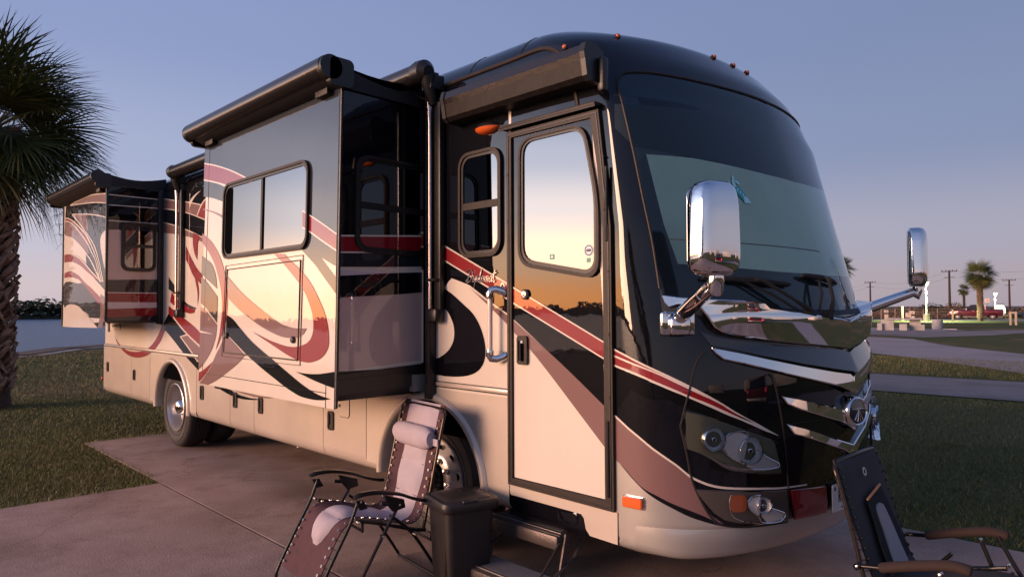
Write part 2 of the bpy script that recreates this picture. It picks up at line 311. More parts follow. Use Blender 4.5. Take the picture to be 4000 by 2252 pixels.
# traced paint scheme of the coach
PAINT='''
slide slate 1 -2.571,2.297 0.045,2.251|0.091,0.926|0.031,0.747 -0.19,0.904 -0.301,0.983 -0.475,1.083|-0.481,1.216 -1.857,1.325|-1.894,1.59 -2.067,1.635 -2.224,1.67 -2.531,1.72
slide cream 2 -0.194,1.021 -0.1,0.987 0.031,0.942|0.034,0.861 -0.072,0.933 -0.194,1.021
slide pin 2 -2.456,2.022 -2.314,1.994 -2.087,1.942 -1.787,1.859 -1.506,1.765 -1.353,1.705|-1.352,1.694 -1.505,1.752 -1.786,1.847 -2.086,1.93 -2.313,1.981 -2.455,2.008
slide red 2 -2.455,2.009 -2.313,1.981 -2.086,1.93 -1.786,1.847 -1.505,1.752 -1.352,1.694|-1.903,1.738 -2.077,1.792 -2.304,1.841 -2.446,1.869
slide pin 2 -2.446,1.869 -2.304,1.841 -2.077,1.792 -1.904,1.749 -1.737,1.697|-1.736,1.684 -1.903,1.728 -2.076,1.778 -2.303,1.827 -2.445,1.854
slide pin 2 -0.488,1.38 -0.383,1.339 -0.204,1.265 0.023,1.163|0.024,1.153 -0.203,1.254 -0.382,1.328 -0.487,1.369
slide red 2 -0.487,1.369 -0.382,1.328 -0.203,1.254 0.024,1.153|0.027,1.051 -0.199,1.14 -0.378,1.216 -0.483,1.261
slide pin 2 -0.483,1.261 -0.378,1.222 -0.199,1.145 0.027,1.052|0.028,1.041 -0.198,1.133 -0.378,1.211 -0.482,1.25
slide mauve 2 -2.523,1.606 -2.285,1.567 -2.06,1.517 -1.865,1.464|-1.863,1.43 -2.058,1.499 -2.285,1.557 -2.522,1.595
slide red 2 -2.447,1.401 -2.35,1.345 -2.163,1.265 -1.98,1.133 -1.866,0.993 -1.804,0.858 -1.781,0.741 -1.79,0.626 -1.836,0.509 -1.933,0.391 -2.005,0.317|-2.006,0.329 -1.945,0.44 -1.91,0.558 -1.897,0.676 -1.916,0.793 -1.975,0.912 -2.06,1.035 -2.177,1.144 -2.343,1.251 -2.44,1.293
slide slate 2 -2.432,1.176 -2.279,1.118 -2.15,1.07 -2.056,0.966 -2.013,0.845|-2.267,0.942 -2.42,1.006
slide slate 2 -2.417,0.97 -2.266,0.918 -2,0.777|-1.998,0.549|-2.249,0.676 -2.401,0.73
slide mauve 2 -2.398,0.694 -2.248,0.65 -1.997,0.532|-2.013,0.439 -2.08,0.335 -2.184,0.245 -2.315,0.16 -2.405,0.12
slide cream 3 -2.383,0.475 -2.087,0.451 -2.382,0.458
slide red 2 -2.079,0.209 -2.149,0.177 -2.256,0.134 -2.339,0.108 -2.424,0.088|-2.417,-0.003 -2.325,0.04 -2.226,0.095 -2.144,0.153 -2.079,0.209
slide mauve 2 -1.818,0.465 -1.632,0.387 -1.408,0.295|-1.467,0.26 -1.589,0.201 -1.748,0.139 -1.946,0.064 -2.164,-0|-2.265,-0.004 -2.375,-0.003|-2.27,0.057 -2.181,0.112 -2.103,0.173 -2.012,0.267 -1.929,0.34 -1.865,0.403
slide black 2 -1.794,0.621 -1.66,0.582 -1.545,0.527 -1.325,0.426 -1.118,0.351 -0.963,0.302 -0.828,0.257 -0.634,0.194 -0.45,0.136 -0.276,0.093 -0.165,0.075 -0.035,0.066|-0.143,0.048 -0.274,0.04 -0.446,0.046 -0.567,0.066 -0.692,0.095 -0.889,0.15 -1.097,0.21 -1.317,0.281 -1.425,0.32 -1.633,0.4 -1.801,0.469|-1.798,0.554
slide mauve 2 -1.794,0.948 -1.517,0.811 -1.181,0.682 -0.84,0.571 -0.682,0.541 -0.531,0.528 -0.387,0.531|-0.428,0.493 -0.499,0.467 -0.647,0.456 -0.835,0.471 -1.138,0.537 -1.508,0.651 -1.762,0.758
slide red 2 -0.753,1.079 -0.674,1.032 -0.52,0.96 -0.344,0.85 -0.201,0.712 -0.118,0.605 -0.08,0.501 -0.084,0.409 -0.16,0.34 -0.293,0.299 -0.434,0.293 -0.641,0.324 -0.962,0.406 -1.284,0.49|-0.963,0.428 -0.675,0.394 -0.496,0.401 -0.355,0.44 -0.297,0.509 -0.3,0.604 -0.352,0.699 -0.456,0.811 -0.638,0.93 -0.798,1.023 -0.93,1.09
slide black 2 -0.54,0.217 -0.395,0.213 -0.226,0.22 -0.086,0.237 0.028,0.254|0.032,0.144 -0.009,0.142 -0.115,0.153 -0.28,0.175 -0.418,0.198 -0.54,0.217
sside black 1 -0.063,2.286 0.827,2.213 0.843,1.238 -0.039,1.149
sside red 2 -0.024,1.15 0.843,1.221 0.845,1.106 -0.022,1.051
sside pin 3 -0.024,1.162 0.843,1.232 0.843,1.222 -0.024,1.151
sside pin 3 -0.022,1.051 0.845,1.106 0.845,1.096 -0.022,1.041
sside slate 2 -0.022,1.041 0.845,1.096 0.847,1.006 -0.02,0.948
sside black 2 -0.019,0.887 0.848,0.949 0.85,0.821 -0.015,0.741
wall black 1 -0.843,4.648 -0.846,2.061 -0.589,1.96|-0.154,1.84 0.204,1.723|0.943,1.343 0.97,3.912
wall black 1 -1.034,3.516 -1.035,2.171 -0.591,1.974|-0.386,1.901|-0.192,1.798 -0.007,1.696|0.042,1.679|0.452,1.417 0.778,1.186|0.869,1.129|0.888,3.051
wall pin 3 -1.035,2.36 -0.596,2.167 0.784,1.557 0.902,1.51|0.902,1.5 0.784,1.548 -0.596,2.155 -1.035,2.345
wall red 2 -1.035,2.352 -0.596,2.161 0.784,1.551 0.902,1.503|0.901,1.418 0.783,1.464 -0.596,2.058 -1.035,2.256
wall pin 3 -1.035,2.256 -0.596,2.064 0.783,1.465 0.901,1.418|0.901,1.409 0.783,1.456 -0.596,2.052 -1.035,2.244
wall mauve 2 -0.401,1.89 -0.313,1.852 -0.007,1.699 0.042,1.67 0.452,1.417 0.778,1.196 0.869,1.134|0.866,0.896 0.776,0.969 0.561,1.164 0.336,1.368 0.181,1.499 0.042,1.598 -0.007,1.635 -0.144,1.728 -0.313,1.837 -0.401,1.89
wall pin 3 -0.413,1.896 -0.313,1.856 -0.007,1.708 0.042,1.679 0.452,1.426 0.779,1.204 0.869,1.142|0.869,1.132 0.778,1.194 0.452,1.415 0.042,1.668 -0.007,1.696 -0.313,1.846
wall black 2 -0.745,1.788 -0.648,1.738 -0.592,1.678 -0.561,1.609 -0.565,1.53 -0.616,1.459 -0.696,1.411 -0.778,1.384 -0.982,1.34|-0.982,1.257 -0.778,1.272 -0.649,1.269 -0.508,1.276 -0.388,1.296 -0.3,1.334 -0.25,1.389 -0.233,1.456 -0.243,1.53 -0.285,1.624 -0.357,1.709 -0.461,1.776 -0.6,1.857 -0.878,1.986
wall black 1 -4.837,0.882 -4.656,0.878 -4.396,0.877 -4.27,0.86 -4.147,0.842 -3.872,0.833 -3.656,0.84|-3.656,0.832 -3.871,0.813 -4.106,0.804 -4.374,0.819 -4.568,0.846 -4.735,0.877
wall mauve 1 -4.291,0.879 -3.969,0.878 -3.684,0.874 -3.311,0.884|-3.432,0.868 -3.539,0.862 -3.721,0.857 -3.969,0.86 -4.128,0.869
wall black 1 -6.961,3.845 -4.776,3.743 -4.753,2.494|-5.094,2.568 -5.626,2.704|-6.138,2.813|-6.934,2.923
wall mauve 2 -6.944,3.253 -6.146,3.128 -5.647,3.053 -5.017,2.934|-5.014,2.76 -5.644,2.914 -6.143,3.006 -6.94,3.118
wall pin 3 -6.944,3.264 -6.146,3.134 -5.647,3.055 -5.017,2.936|-5.017,2.923 -5.647,3.043 -6.146,3.122 -6.944,3.25
wall pin 3 -6.94,3.124 -6.143,3.012 -5.644,2.918 -5.014,2.766|-5.014,2.753 -5.644,2.907 -6.143,3 -6.94,3.111
wall red 3 -5.091,3.041 -5.163,3.017 -5.236,2.978 -5.31,2.919 -5.371,2.864|-5.086,2.79
wall pin 4 -5.079,3.049 -5.176,3.023 -5.254,2.984 -5.33,2.926 -5.389,2.866|-5.364,2.86 -5.302,2.919 -5.229,2.972 -5.151,3.01 -5.072,3.034
wall cream 3 -5.265,3.149 -5.415,3.131 -5.543,3.098 -5.621,3.068|-5.645,2.963 -5.594,3.016 -5.491,3.082 -5.39,3.118 -5.265,3.149
wall pin 3 -6.935,2.954 -6.138,2.816 -5.626,2.701 -5.01,2.548|-5.009,2.537 -5.626,2.689 -6.138,2.804 -6.935,2.941
wall mauve 2 -6.935,2.941 -6.138,2.804 -5.626,2.694 -5.01,2.544|-5.008,2.475 -5.327,2.562 -5.624,2.623 -6.135,2.7 -6.931,2.794
wall red 3 -5.508,2.666 -5.303,2.612 -5.352,2.535 -5.362,2.441 -5.373,2.333|-5.451,2.408 -5.504,2.507 -5.519,2.585
wall red 3 -5.742,2.523 -5.646,2.429 -5.5,2.315 -5.345,2.213 -5,2.062|-4.998,1.961 -5.342,2.081 -5.496,2.152 -5.643,2.283 -5.738,2.356
wall red 3 -5.394,2.131 -5.341,2.054 -5.315,1.978 -5.318,1.884 -5.361,1.78|-5.349,1.837 -5.348,1.903 -5.365,1.979 -5.418,2.075 -5.471,2.181|-5.44,2.18
wall red 3 -6.232,1.966 -6.115,1.904 -5.889,1.832 -5.671,1.782 -5.423,1.743|-5.461,1.705 -5.59,1.697 -5.723,1.709 -5.942,1.748 -6.17,1.804 -6.287,1.845
wall slate 2 -6.354,2.163 -6.118,2.035 -5.89,1.901 -5.672,1.811 -5.386,1.762|-5.423,1.747 -5.671,1.782 -5.889,1.842 -6.116,1.934 -6.35,2.01
wall red 2 -6.345,1.795 -6.11,1.723 -5.721,1.617 -5.457,1.543 -4.986,1.369|-4.984,1.223 -5.251,1.323 -5.557,1.408 -5.881,1.527 -6.107,1.613 -6.341,1.672
wall pin 3 -6.166,1.663 -5.882,1.537 -5.558,1.417 -5.251,1.323|-5.251,1.295 -5.583,1.402 -5.909,1.521 -6.165,1.638
wall black 2 -6.342,1.692 -6.107,1.603 -5.717,1.447|-5.934,1.412|-5.713,1.307 -5.501,1.214|-5.297,1.134|-5.295,1.032 -5.657,1.154 -5.874,1.242 -6.158,1.361 -6.456,1.476 -6.579,1.525
wall mauve 2 -5.878,1.409 -5.65,1.436|-5.453,1.373 -5.263,1.29|-5.26,1.136 -5.475,1.211 -5.66,1.299
wall pin 3 -5.934,1.412 -5.658,1.446|-5.624,1.437 -5.878,1.405|-5.66,1.309 -5.297,1.134|-5.322,1.126 -5.697,1.302
wall red 2 -8.714,1.364 -8.595,1.277 -8.39,1.206 -8.075,1.154 -7.702,1.146 -7.35,1.177 -7.048,1.249 -6.824,1.352 -6.67,1.461 -6.579,1.546|-6.457,1.527 -6.515,1.444 -6.635,1.337 -6.852,1.224 -7.078,1.145 -7.278,1.1 -7.556,1.072 -7.847,1.072 -8.151,1.11 -8.429,1.187 -8.615,1.264
wall slate 2 -8.504,1.56 -8.448,1.483 -8.41,1.431|-8.431,1.561
wall slate 2 -8.942,1.555 -8.889,1.513 -8.832,1.465|-8.886,1.556
rs black 1 -8.737,3.332 -6.415,3.36|-6.363,2.086|-7.426,2.117 -7.562,2.387 -7.656,2.608 -8.235,2.803 -8.809,2.859
rs slate 2 -7.227,2.122 -6.346,2.096 -6.328,1.631|-7.363,1.643 -7.634,1.721 -8.748,1.784 -8.768,2.133 -7.975,2.111
rs cream 3 -6.372,2.733 -6.582,2.746 -6.761,2.72 -6.869,2.658 -6.864,2.556 -6.785,2.43 -6.688,2.294 -6.576,2.181 -6.413,2.058|-6.345,2.056
rs slate 2 -7.471,3.064 -6.398,2.956 -6.363,2.086 -6.919,2.103 -7.444,2.488 -7.661,2.716
rs mauve 3 -8.468,3.254 -8.034,3.271 -7.605,3.272 -7.2,3.256 -6.407,3.182|-6.402,3.049 -6.814,3.107 -7.275,3.158 -7.813,3.203 -8.468,3.245
rs pin 4 -8.468,3.259 -8.034,3.275 -7.605,3.278 -7.201,3.265 -6.408,3.187|-6.407,3.172 -7.2,3.249 -7.604,3.263 -8.034,3.262 -8.468,3.248
rs pin 4 -8.468,3.257 -7.813,3.208 -7.275,3.166 -6.814,3.113 -6.402,3.059|-6.402,3.046 -6.814,3.1 -7.274,3.152 -7.812,3.195 -8.467,3.241
rs pin 4 -8.39,3.118 -7.806,3.065 -7.308,3.012 -6.807,2.941 -6.394,2.862|-6.394,2.848 -6.806,2.926 -7.307,2.996 -7.805,3.05 -8.296,3.095|-8.111,3.028 -7.711,2.86 -7.332,2.692 -7.091,2.55 -6.893,2.354 -6.698,2.096|-6.752,2.098 -6.93,2.356 -7.149,2.554 -7.372,2.684 -7.753,2.853 -8.178,3.023
rs mauve 3 -8.296,3.095 -7.805,3.05 -7.593,3.027|-7.505,2.918 -7.459,2.807 -7.583,2.828 -7.711,2.86 -8.111,3.028
rs red 3 -8.772,3.09 -8.481,3.051 -8.153,2.965 -7.839,2.86 -7.58,2.764|-7.453,2.679 -7.328,2.586|-7.577,2.688 -7.836,2.805 -8.151,2.931 -8.479,3.017 -8.77,3.055
rs pin 4 -8.773,3.102 -8.481,3.061 -8.153,2.976 -7.839,2.873 -7.581,2.774 -7.413,2.687 -7.167,2.524 -6.968,2.358 -6.771,2.098|-6.815,2.1 -7.006,2.36 -7.206,2.516 -7.452,2.669 -7.622,2.761 -7.882,2.858 -8.175,2.959 -8.48,3.044 -8.772,3.088
rs pin 4 -8.771,3.057 -8.479,3.014 -8.151,2.925 -7.836,2.8 -7.492,2.65 -7.244,2.497 -7.044,2.362 -6.844,2.1|-6.889,2.102 -7.082,2.364 -7.283,2.489 -7.533,2.637 -7.878,2.789 -8.195,2.912 -8.478,2.998 -8.77,3.043
rs mauve 2 -8.77,3.043 -8.478,2.998 -8.195,2.912 -7.878,2.789 -7.533,2.637|-7.403,2.485 -7.568,2.516 -7.87,2.633 -8.278,2.756 -8.758,2.832
rs pin 4 -8.758,2.84 -8.279,2.761 -7.871,2.638 -7.569,2.522 -7.238,2.371 -6.846,2.13|-6.901,2.126 -7.285,2.363 -7.61,2.511 -7.914,2.627 -8.301,2.747 -8.758,2.825
rs red 3 -8.792,2.553 -8.549,2.553 -8.22,2.515 -7.905,2.448 -7.56,2.345|-7.232,2.236 -6.844,2.1|-7.15,2.16 -7.556,2.27 -7.9,2.36 -8.307,2.424 -8.785,2.442
rs pin 4 -8.792,2.565 -8.549,2.565 -8.198,2.527 -7.884,2.46 -7.54,2.354 -7.193,2.234 -6.771,2.098|-6.826,2.1 -7.231,2.22 -7.581,2.343 -7.913,2.446 -8.22,2.512 -8.548,2.549 -8.791,2.551
rs red 3 -8.777,2.284 -8.535,2.3 -8.253,2.281 -7.937,2.219 -7.632,2.123|-7.143,1.994 -6.436,1.765|-6.432,1.668 -6.907,1.827 -7.802,2.128 -8.112,2.186 -8.436,2.216 -8.773,2.214
rs cream 3 -8.785,2.442 -8.307,2.424 -7.9,2.36 -7.556,2.27 -7.15,2.16 -6.442,1.922|-6.436,1.775 -7.143,1.994 -7.632,2.123 -7.937,2.219 -8.253,2.281 -8.535,2.3 -8.777,2.284
rs cream 4 -8.794,1.714 -8.651,1.795 -8.415,1.825 -8.184,1.821 -7.915,1.792 -7.655,1.726 -7.363,1.643 -6.949,1.514|-8.831,1.492
rs mauve 3 -6.838,1.949 -6.617,1.886 -6.611,1.747 -6.745,1.517|-6.949,1.514 -6.827,1.697
rss black 1 -0.676,3.438 0.19,3.442 0.196,2.749 -0.073,2.754 -0.498,2.754 -0.669,2.747
rss slate 2 -0.673,3.193 0.071,3.189 0.192,3.191 0.193,3.069 0.072,3.073 -0.672,3.058
rss slate 2 -0.67,2.864 0.074,2.87 0.195,2.872 0.196,2.76 -0.073,2.754 -0.498,2.754 -0.669,2.747
rss pin 3 -0.673,3.196 0.071,3.191 0.192,3.192 0.192,3.182 0.071,3.18 -0.673,3.184
rss pin 3 -0.672,3.064 0.072,3.077 0.193,3.077 0.193,3.067 0.072,3.065 -0.672,3.053
rss pin 3 -0.67,2.869 0.074,2.872 0.195,2.873 0.195,2.862 0.074,2.86 -0.67,2.857
rss slate 1 -0.662,2.119 0.201,2.129 0.202,1.975 -0.661,1.964
rss pin 3 -0.661,1.965 0.202,1.965 0.203,1.955 -0.661,1.954
rss red 2 -0.661,1.954 0.203,1.955 0.203,1.851 -0.659,1.843
rss red 2 -0.659,1.756 0.204,1.765 0.205,1.669 -0.657,1.648
rss slate 2 -0.657,1.648 0.205,1.669 0.206,1.563 -0.657,1.578
nose cream 1 0.846,0.917 0.906,0.866 0.97,0.815 1.04,0.768 1.122,0.73 1.233,0.691 1.346,0.654 1.462,0.626 1.582,0.603 1.709,0.584 1.851,0.57 2.103,0.543 2.25,0.523|2.213,0.454|1.044,0.431 0.846,0.437|0.796,0.936
nose mauve 1 0.816,1.164 0.838,1.158 0.887,1.126 0.941,1.09 1.022,1.044 1.099,0.999 1.188,0.955 1.272,0.914 1.364,0.868 1.381,0.854|1.391,0.813 1.413,0.772 1.447,0.722 1.494,0.673 1.626,0.603|1.577,0.613 1.469,0.652 1.353,0.685 1.239,0.714 1.128,0.749 1.03,0.782 0.965,0.825 0.901,0.876 0.841,0.912 0.802,0.94
nose pin 3 0.81,1.177 0.835,1.162 0.887,1.13 0.941,1.095 1.022,1.049 1.099,1.004 1.188,0.96 1.272,0.919 1.369,0.864 1.475,0.829 1.565,0.81 1.658,0.8 1.787,0.791 1.958,0.78 2.102,0.77 2.361,0.762|2.361,0.753 2.102,0.76 1.957,0.769 1.787,0.779 1.658,0.788 1.559,0.799 1.468,0.818 1.363,0.854 1.266,0.91 1.182,0.95 1.093,0.994 1.017,1.039 0.936,1.085 0.882,1.12 0.81,1.165
nose pin 3 1.505,1.277 1.609,1.238 1.769,1.174 1.924,1.115 2.098,1.045|2.044,1.059 1.903,1.102 1.736,1.156 1.577,1.205 1.455,1.244 1.349,1.276|1.25,1.303 1.082,1.353|1.082,1.366 1.251,1.315 1.366,1.279 1.486,1.247 1.609,1.208 1.749,1.162 1.842,1.135 1.9,1.118|1.842,1.14 1.737,1.184 1.609,1.233 1.486,1.277
nose pin 3 0.751,1.509 0.863,1.48 0.973,1.448 1.139,1.401 1.31,1.347 1.517,1.275|1.504,1.269 1.298,1.338 1.133,1.394 0.967,1.439 0.858,1.471 0.751,1.499
nose red 2 0.793,1.533 0.832,1.517 0.921,1.483 1.05,1.434 1.247,1.368 1.451,1.296 1.593,1.24 1.711,1.188 1.787,1.152 1.897,1.118|1.787,1.15 1.681,1.179 1.521,1.231 1.312,1.296 1.114,1.356 0.985,1.397 0.831,1.437 0.792,1.451
nose pin 3 0.793,1.541 0.832,1.526 0.922,1.492 1.05,1.444 1.247,1.378 1.451,1.305 1.593,1.249 1.712,1.197 1.803,1.16 2.096,1.047|1.978,1.077 1.787,1.139 1.666,1.174 1.52,1.221 1.312,1.286 1.113,1.346 0.984,1.384 0.831,1.427 0.792,1.442|0.792,1.452 0.831,1.437 0.985,1.397 1.114,1.357 1.312,1.298 1.521,1.233 1.681,1.181 1.787,1.15 1.897,1.118|1.866,1.132 1.711,1.188 1.593,1.24 1.451,1.296 1.247,1.367 1.05,1.433 0.921,1.482 0.832,1.516 0.793,1.531
'''

# ================================================================ MOTORHOME
RV=thing('motorhome',(-3.8,1.275,0),'large black, cream and maroon swirled motorhome with its slide-outs extended, parked on the concrete pad','motorhome')
def RB(mb,name,parent=None,**k):
    if parent is None: return mb.build(name,RV,loc=-RV.location,**k)
    return mb.build(name,parent,**k)
ZKN=[.30,.36,.42,.5,.6,.75,1.0,1.3,1.5,1.6,1.68,1.75,2.0,2.3,2.6,2.85,3.05,3.2,3.32,3.42,3.5,3.55]
XCN=[1.10,1.36,1.47,1.55,1.60,1.61,1.62,1.615,1.60,1.592,1.585,1.555,1.477,1.374,1.279,1.194,1.13,1.057,.948,.855,.656,.139]
from functools import lru_cache
@lru_cache(maxsize=None)
def nparams(z):
    xc=np.interp(z,ZKN,XCN); n=np.interp(z,[1.3,2.0,3.0,3.5],[2.4,1.75,1.7,2.1]); v=np.interp(z,[.6,1.0,1.3,1.7,2.0],[.05,.13,.13,.10,0])
    xs=np.interp(z,[2.2,2.9,3.35,3.56],[.88,.8,.4,.05]); f=min(max((z-3.247)/.303,0),.9999); W=1.275-.303*(1-np.sqrt(1-f*f))
    if z<.47: W-=.09*((.47-z)/.07)**2
    return float(xc),float(n),float(v),float(xs),float(W)
def NX(y,z):
    xc,n,v,xs,W=nparams(z); a=min(abs((y-1.275)/W),1)
    return float(xs+(xc-v-xs)*(1-a**n)**(1/n)+v*(1-a))
def NP(s,z):
    """near-side nose point for s=x+y"""
    xc,n,v,xs,W=nparams(z); y0=1.275-W
    if s<=xs+y0: return Vector((s-y0,y0,z))
    lo,hi=y0,1.275
    if NX(1.275,z)+1.275<=s: return Vector((NX(1.275,z),1.275,z))
    for _ in range(18):
        m=(lo+hi)/2
        if NX(m,z)+m<s: lo=m
        else: hi=m
    return Vector((NX(lo,z),lo,z))
def NPo(s,z,off=0.,far=False):
    p=NP(s,z)
    if off:
        a=NP(s+.01,z)-NP(s-.01,z)
        if a.length<1e-5: a=Vector((.001,1,0))
        b=NP(s,z+.01)-NP(s,z-.01); nn=a.cross(b); nn.normalize()
        if nn.x*1+nn.y*-1<0: nn=-nn
        if p.y>1.27: nn=Vector((1,0,nn.z*.3)).normalized(); p=Vector((p.x,1.275,p.z))
        p=p+nn*off
        if p.y>1.275: p.y=1.275
    if far: p=Vector((p.x,2.55-p.y,p.z))
    return p
def nose_patch(mb,poly,m,off,far=False,cuts=(.035,.05),clip=None):
    V,F=flatpoly(poly,clip,cuts)
    if not F: return
    P=[NPo(u,v,off,far) for u,v in V]
    if far: F=[f[::-1] for f in F]
    mb.add(P,F,m)
def nose_solid(mb,poly,m,o0,o1,far=False,cuts=(.035,.05),round_=0):
    """raised plate following the nose: front skin plus rim"""
    sm=[poly[i] for i in range(len(poly))]
    if round_:
        nose_patch(mb,inset(sm,round_),m,o1,far,cuts); ins=inset(sm,round_)
        a=[NPo(u,v,o0,far) for u,v in sm]; b=[NPo(u,v,o1-round_*.5,far) for u,v in inset(sm,round_*.25)]; c=[NPo(u,v,o1,far) for u,v in ins]
        R=[a,b,c]
    else:
        nose_patch(mb,sm,m,o1,far,cuts); R=[[NPo(u,v,o0,far) for u,v in sm],[NPo(u,v,o1,far) for u,v in sm]]
    n=len(sm)
    for A,Bb in zip(R[:-1],R[1:]):
        mb.add(A+Bb,[(i,(i+1)%n,(i+1)%n+n,i+n) for i in range(n)],m)
# ---- paint scheme, in metres on each panel
PAINTS={}
for ln in PAINT.strip().split('\n'):
    a,b,c,d=ln.split(' ',3); segs=[[tuple(map(float,q.split(','))) for q in g.split()] for g in d.split('|')]
    PAINTS.setdefault(a,[]).append((b,int(c),smoothshape(segs)))
def decals(mb,key,f3,clip,sgn=1,step=.0012,base=.0006):
    for k,(m,l,poly) in enumerate(PAINTS[key]):
        V,F=flatpoly(poly,clip)
        if F: mb.add([f3(u,v,base+step*l+.00004*k) for u,v in V],F,PT[m])
wallf=lambda x,z,d:(x,-d,z)
# ---- body shell
ZS=[1.17]+list(np.linspace(1.4,3.2,10))+[3.247+.303*math.sin(t) for t in np.linspace(0,PI/2*.97,9)]
b=MB(); V=[];F=[]; XR=-9.3
XJ=.02
for z in ZS:
    W=nparams(z)[4]; xr=XR-(.0 if z<3.2 else 0)+max(0,(z-3.25))*.6
    V+=[(XJ,1.275-W,z),(-4.6,1.275-W,z),(xr+.06,1.275-W,z),(xr,1.275-W+.06,z),(xr,1.275+W-.06,z),(xr+.06,1.275+W,z),(-4.6,1.275+W,z),(XJ,1.275+W,z)]
for i in range(len(ZS)-1):
    for k in range(7):
        a=i*8+k; F.append((a,a+8,a+9,a+1))
n0=len(V)-8
zr=3.56
V+= [(XJ,1.275,zr),(-4.6,1.275,zr),(XR+.4,1.275,zr-.02)]
q=len(V)-3
F+=[(n0,n0+1,q+1,q),(n0+1,n0+2,n0+3,q+2,q+1),(n0+3,n0+4,q+2),(q+2,n0+4,n0+5,n0+6,q+1),(q+1,n0+6,n0+7,q)]
b.add(V,F,PT['cream'])
decals(b,'wall',wallf,(-9.25,-.003,1.19,3.235))
b.box((-4.6,.0012,3.30),(9.0,.001,.001),PT['black'])
body=RB(b,'body',smooth=True,auto=30)
# black roof band above z=3.2 (painted part of the shell)
b=MB(); V=[];F=[]; zz=[z for z in ZS if z>3.1]
for z in zz:
    W=nparams(z)[4]+.0015; xr=XR+max(0,(z-3.25))*.6+.06
    V+=[(XJ,1.275-W,z),(xr,1.275-W,z)]
for i in range(len(zz)-1): a=i*2; F.append((a,a+1,a+3,a+2))
b.add(V,F,PT['black']); RB(b,'roof_edge',body,smooth=True)
# rail along the roof edge over the cab, curving down to the entry door
rail=[(-.95,3.335),(-.58,3.347),(0,3.355),(.2,3.362),(.303,3.354),(.403,3.312),(.499,3.229),(.55,3.10),(.575,3.0),(.59,2.923)]
b=MB(); b.tube([(x,.0 if z<3.25 else 1.275-nparams(z)[4]-.004,z) for x,z in cat(rail,5)],.014,mbrontrim,8); RB(b,'rain_gutter',smooth=True)
b=MB()
for x in (-1.0,-.42,.08):
    b.tube([(x,1.275-nparams(z)[4]-.001,z) for z in [3.36+.19*math.sin(t) for t in np.linspace(0,PI/2*.95,7)]],.004,mgroove,5)
RB(b,'roof_seam',body)
# ---- nose / front cap
zs=[.40,.42,.44,.46,.48,.5,.55,.6,.67,.75]+list(np.linspace(.84,3.16,38))+[3.2]+[3.247+.303*math.sin(t) for t in np.linspace(.06,PI/2*.985,14)]
b=MB(); V=[];F=[]; NS=72
qs=[math.sin(t) for t in np.linspace(-PI/2,PI/2,NS+1)]
rows=[]
for z in zs:
    xc,n,v,xs,W=nparams(z); row=[(XJ,1.275-W,z),((XJ+xs)/2,1.275-W,z)]
    row+=[(NX(1.275+q_*W,z),1.275+q_*W,z) for q_ in qs]+[((XJ+xs)/2,1.275+W,z),(XJ,1.275+W,z)]
    rows.append(row)
L=len(rows[0])
for r_ in rows: V+=r_
for i in range(len(rows)-1):
    for k in range(L-1): a=i*L+k; F.append((a,a+1,a+L+1,a+L))
top=(len(rows)-1)*L
F.append(tuple(range(top,top+L)))
b.add(V,F,PT['black'])
for k,(m,l,poly) in enumerate(PAINTS['nose']):
    nose_patch(b,poly,{'cream':PT['capsilver']}.get(m,PT[m]),.0006+.0012*l+.00005*k,clip=(.5,2.93,.2,4))
    nose_patch(b,poly,{'cream':PT['capsilver']}.get(m,PT[m]),.0006+.0012*l+.00005*k,far=True,clip=(.5,2.93,.2,4))
# chin paint below and under the pad
b2=MB()
cap=RB(b,'front_cap',smooth=True,auto=40)
# sculpted chin lip
b=MB()
lip=[(z,o) for z,o in ((.40,-.035),(.42,.0),(.445,.028),(.462,.036),(.48,.030),(.52,.018),(.56,.012),(.60,-.006))]
ss=np.linspace(.98,2.9,50); V=[];F=[]
for s_ in ss:
    k=min(1,(s_-.98)/.35); k=k*k*(3-2*k)
    for z,o in lip: V.append(NPo(s_,z,o*k+.003*(o>0)))
n=len(lip)
for i in range(len(ss)-1):
    for k in range(n-1): a=i*n+k; F.append((a,a+1,a+n+1,a+n))
b.add(V,F,PT['capsilver']); b.add([(x,2.55-y,z) for x,y,z in V],[f[::-1] for f in F],PT['capsilver'])
RB(b,'bumper_lip',smooth=True,auto=50)
# cut-line seams on the cap
b=MB()
for pts in ([(1.30,1.12),(1.33,1.024),(1.352,.942),(1.372,.857),(1.427,.755),(1.518,.644),(1.608,.605),(1.80,.585),(2.158,.575)],[(2.0,1.38),(2.053,1.363),(2.098,1.242),(2.146,1.037),(2.171,.775),(2.16,.58)],[(1.30,1.12),(1.42,1.44),(1.50,1.51)]):
    for far in (False,True): b.tube([NPo(s_,z,.003,far) for s_,z in cat(pts,5)],.006,mgroove,5)
b.tube([(.86,-.001,z) for z in (.44,.5,.62)],.004,mgroove,5)
for far in(False,True): b.tube([NPo(s_,1.10+.001*s_,.002,far) for s_ in np.linspace(2.2,2.9,10)],.002,mgroove,5)
RB(b,'panel_seam')
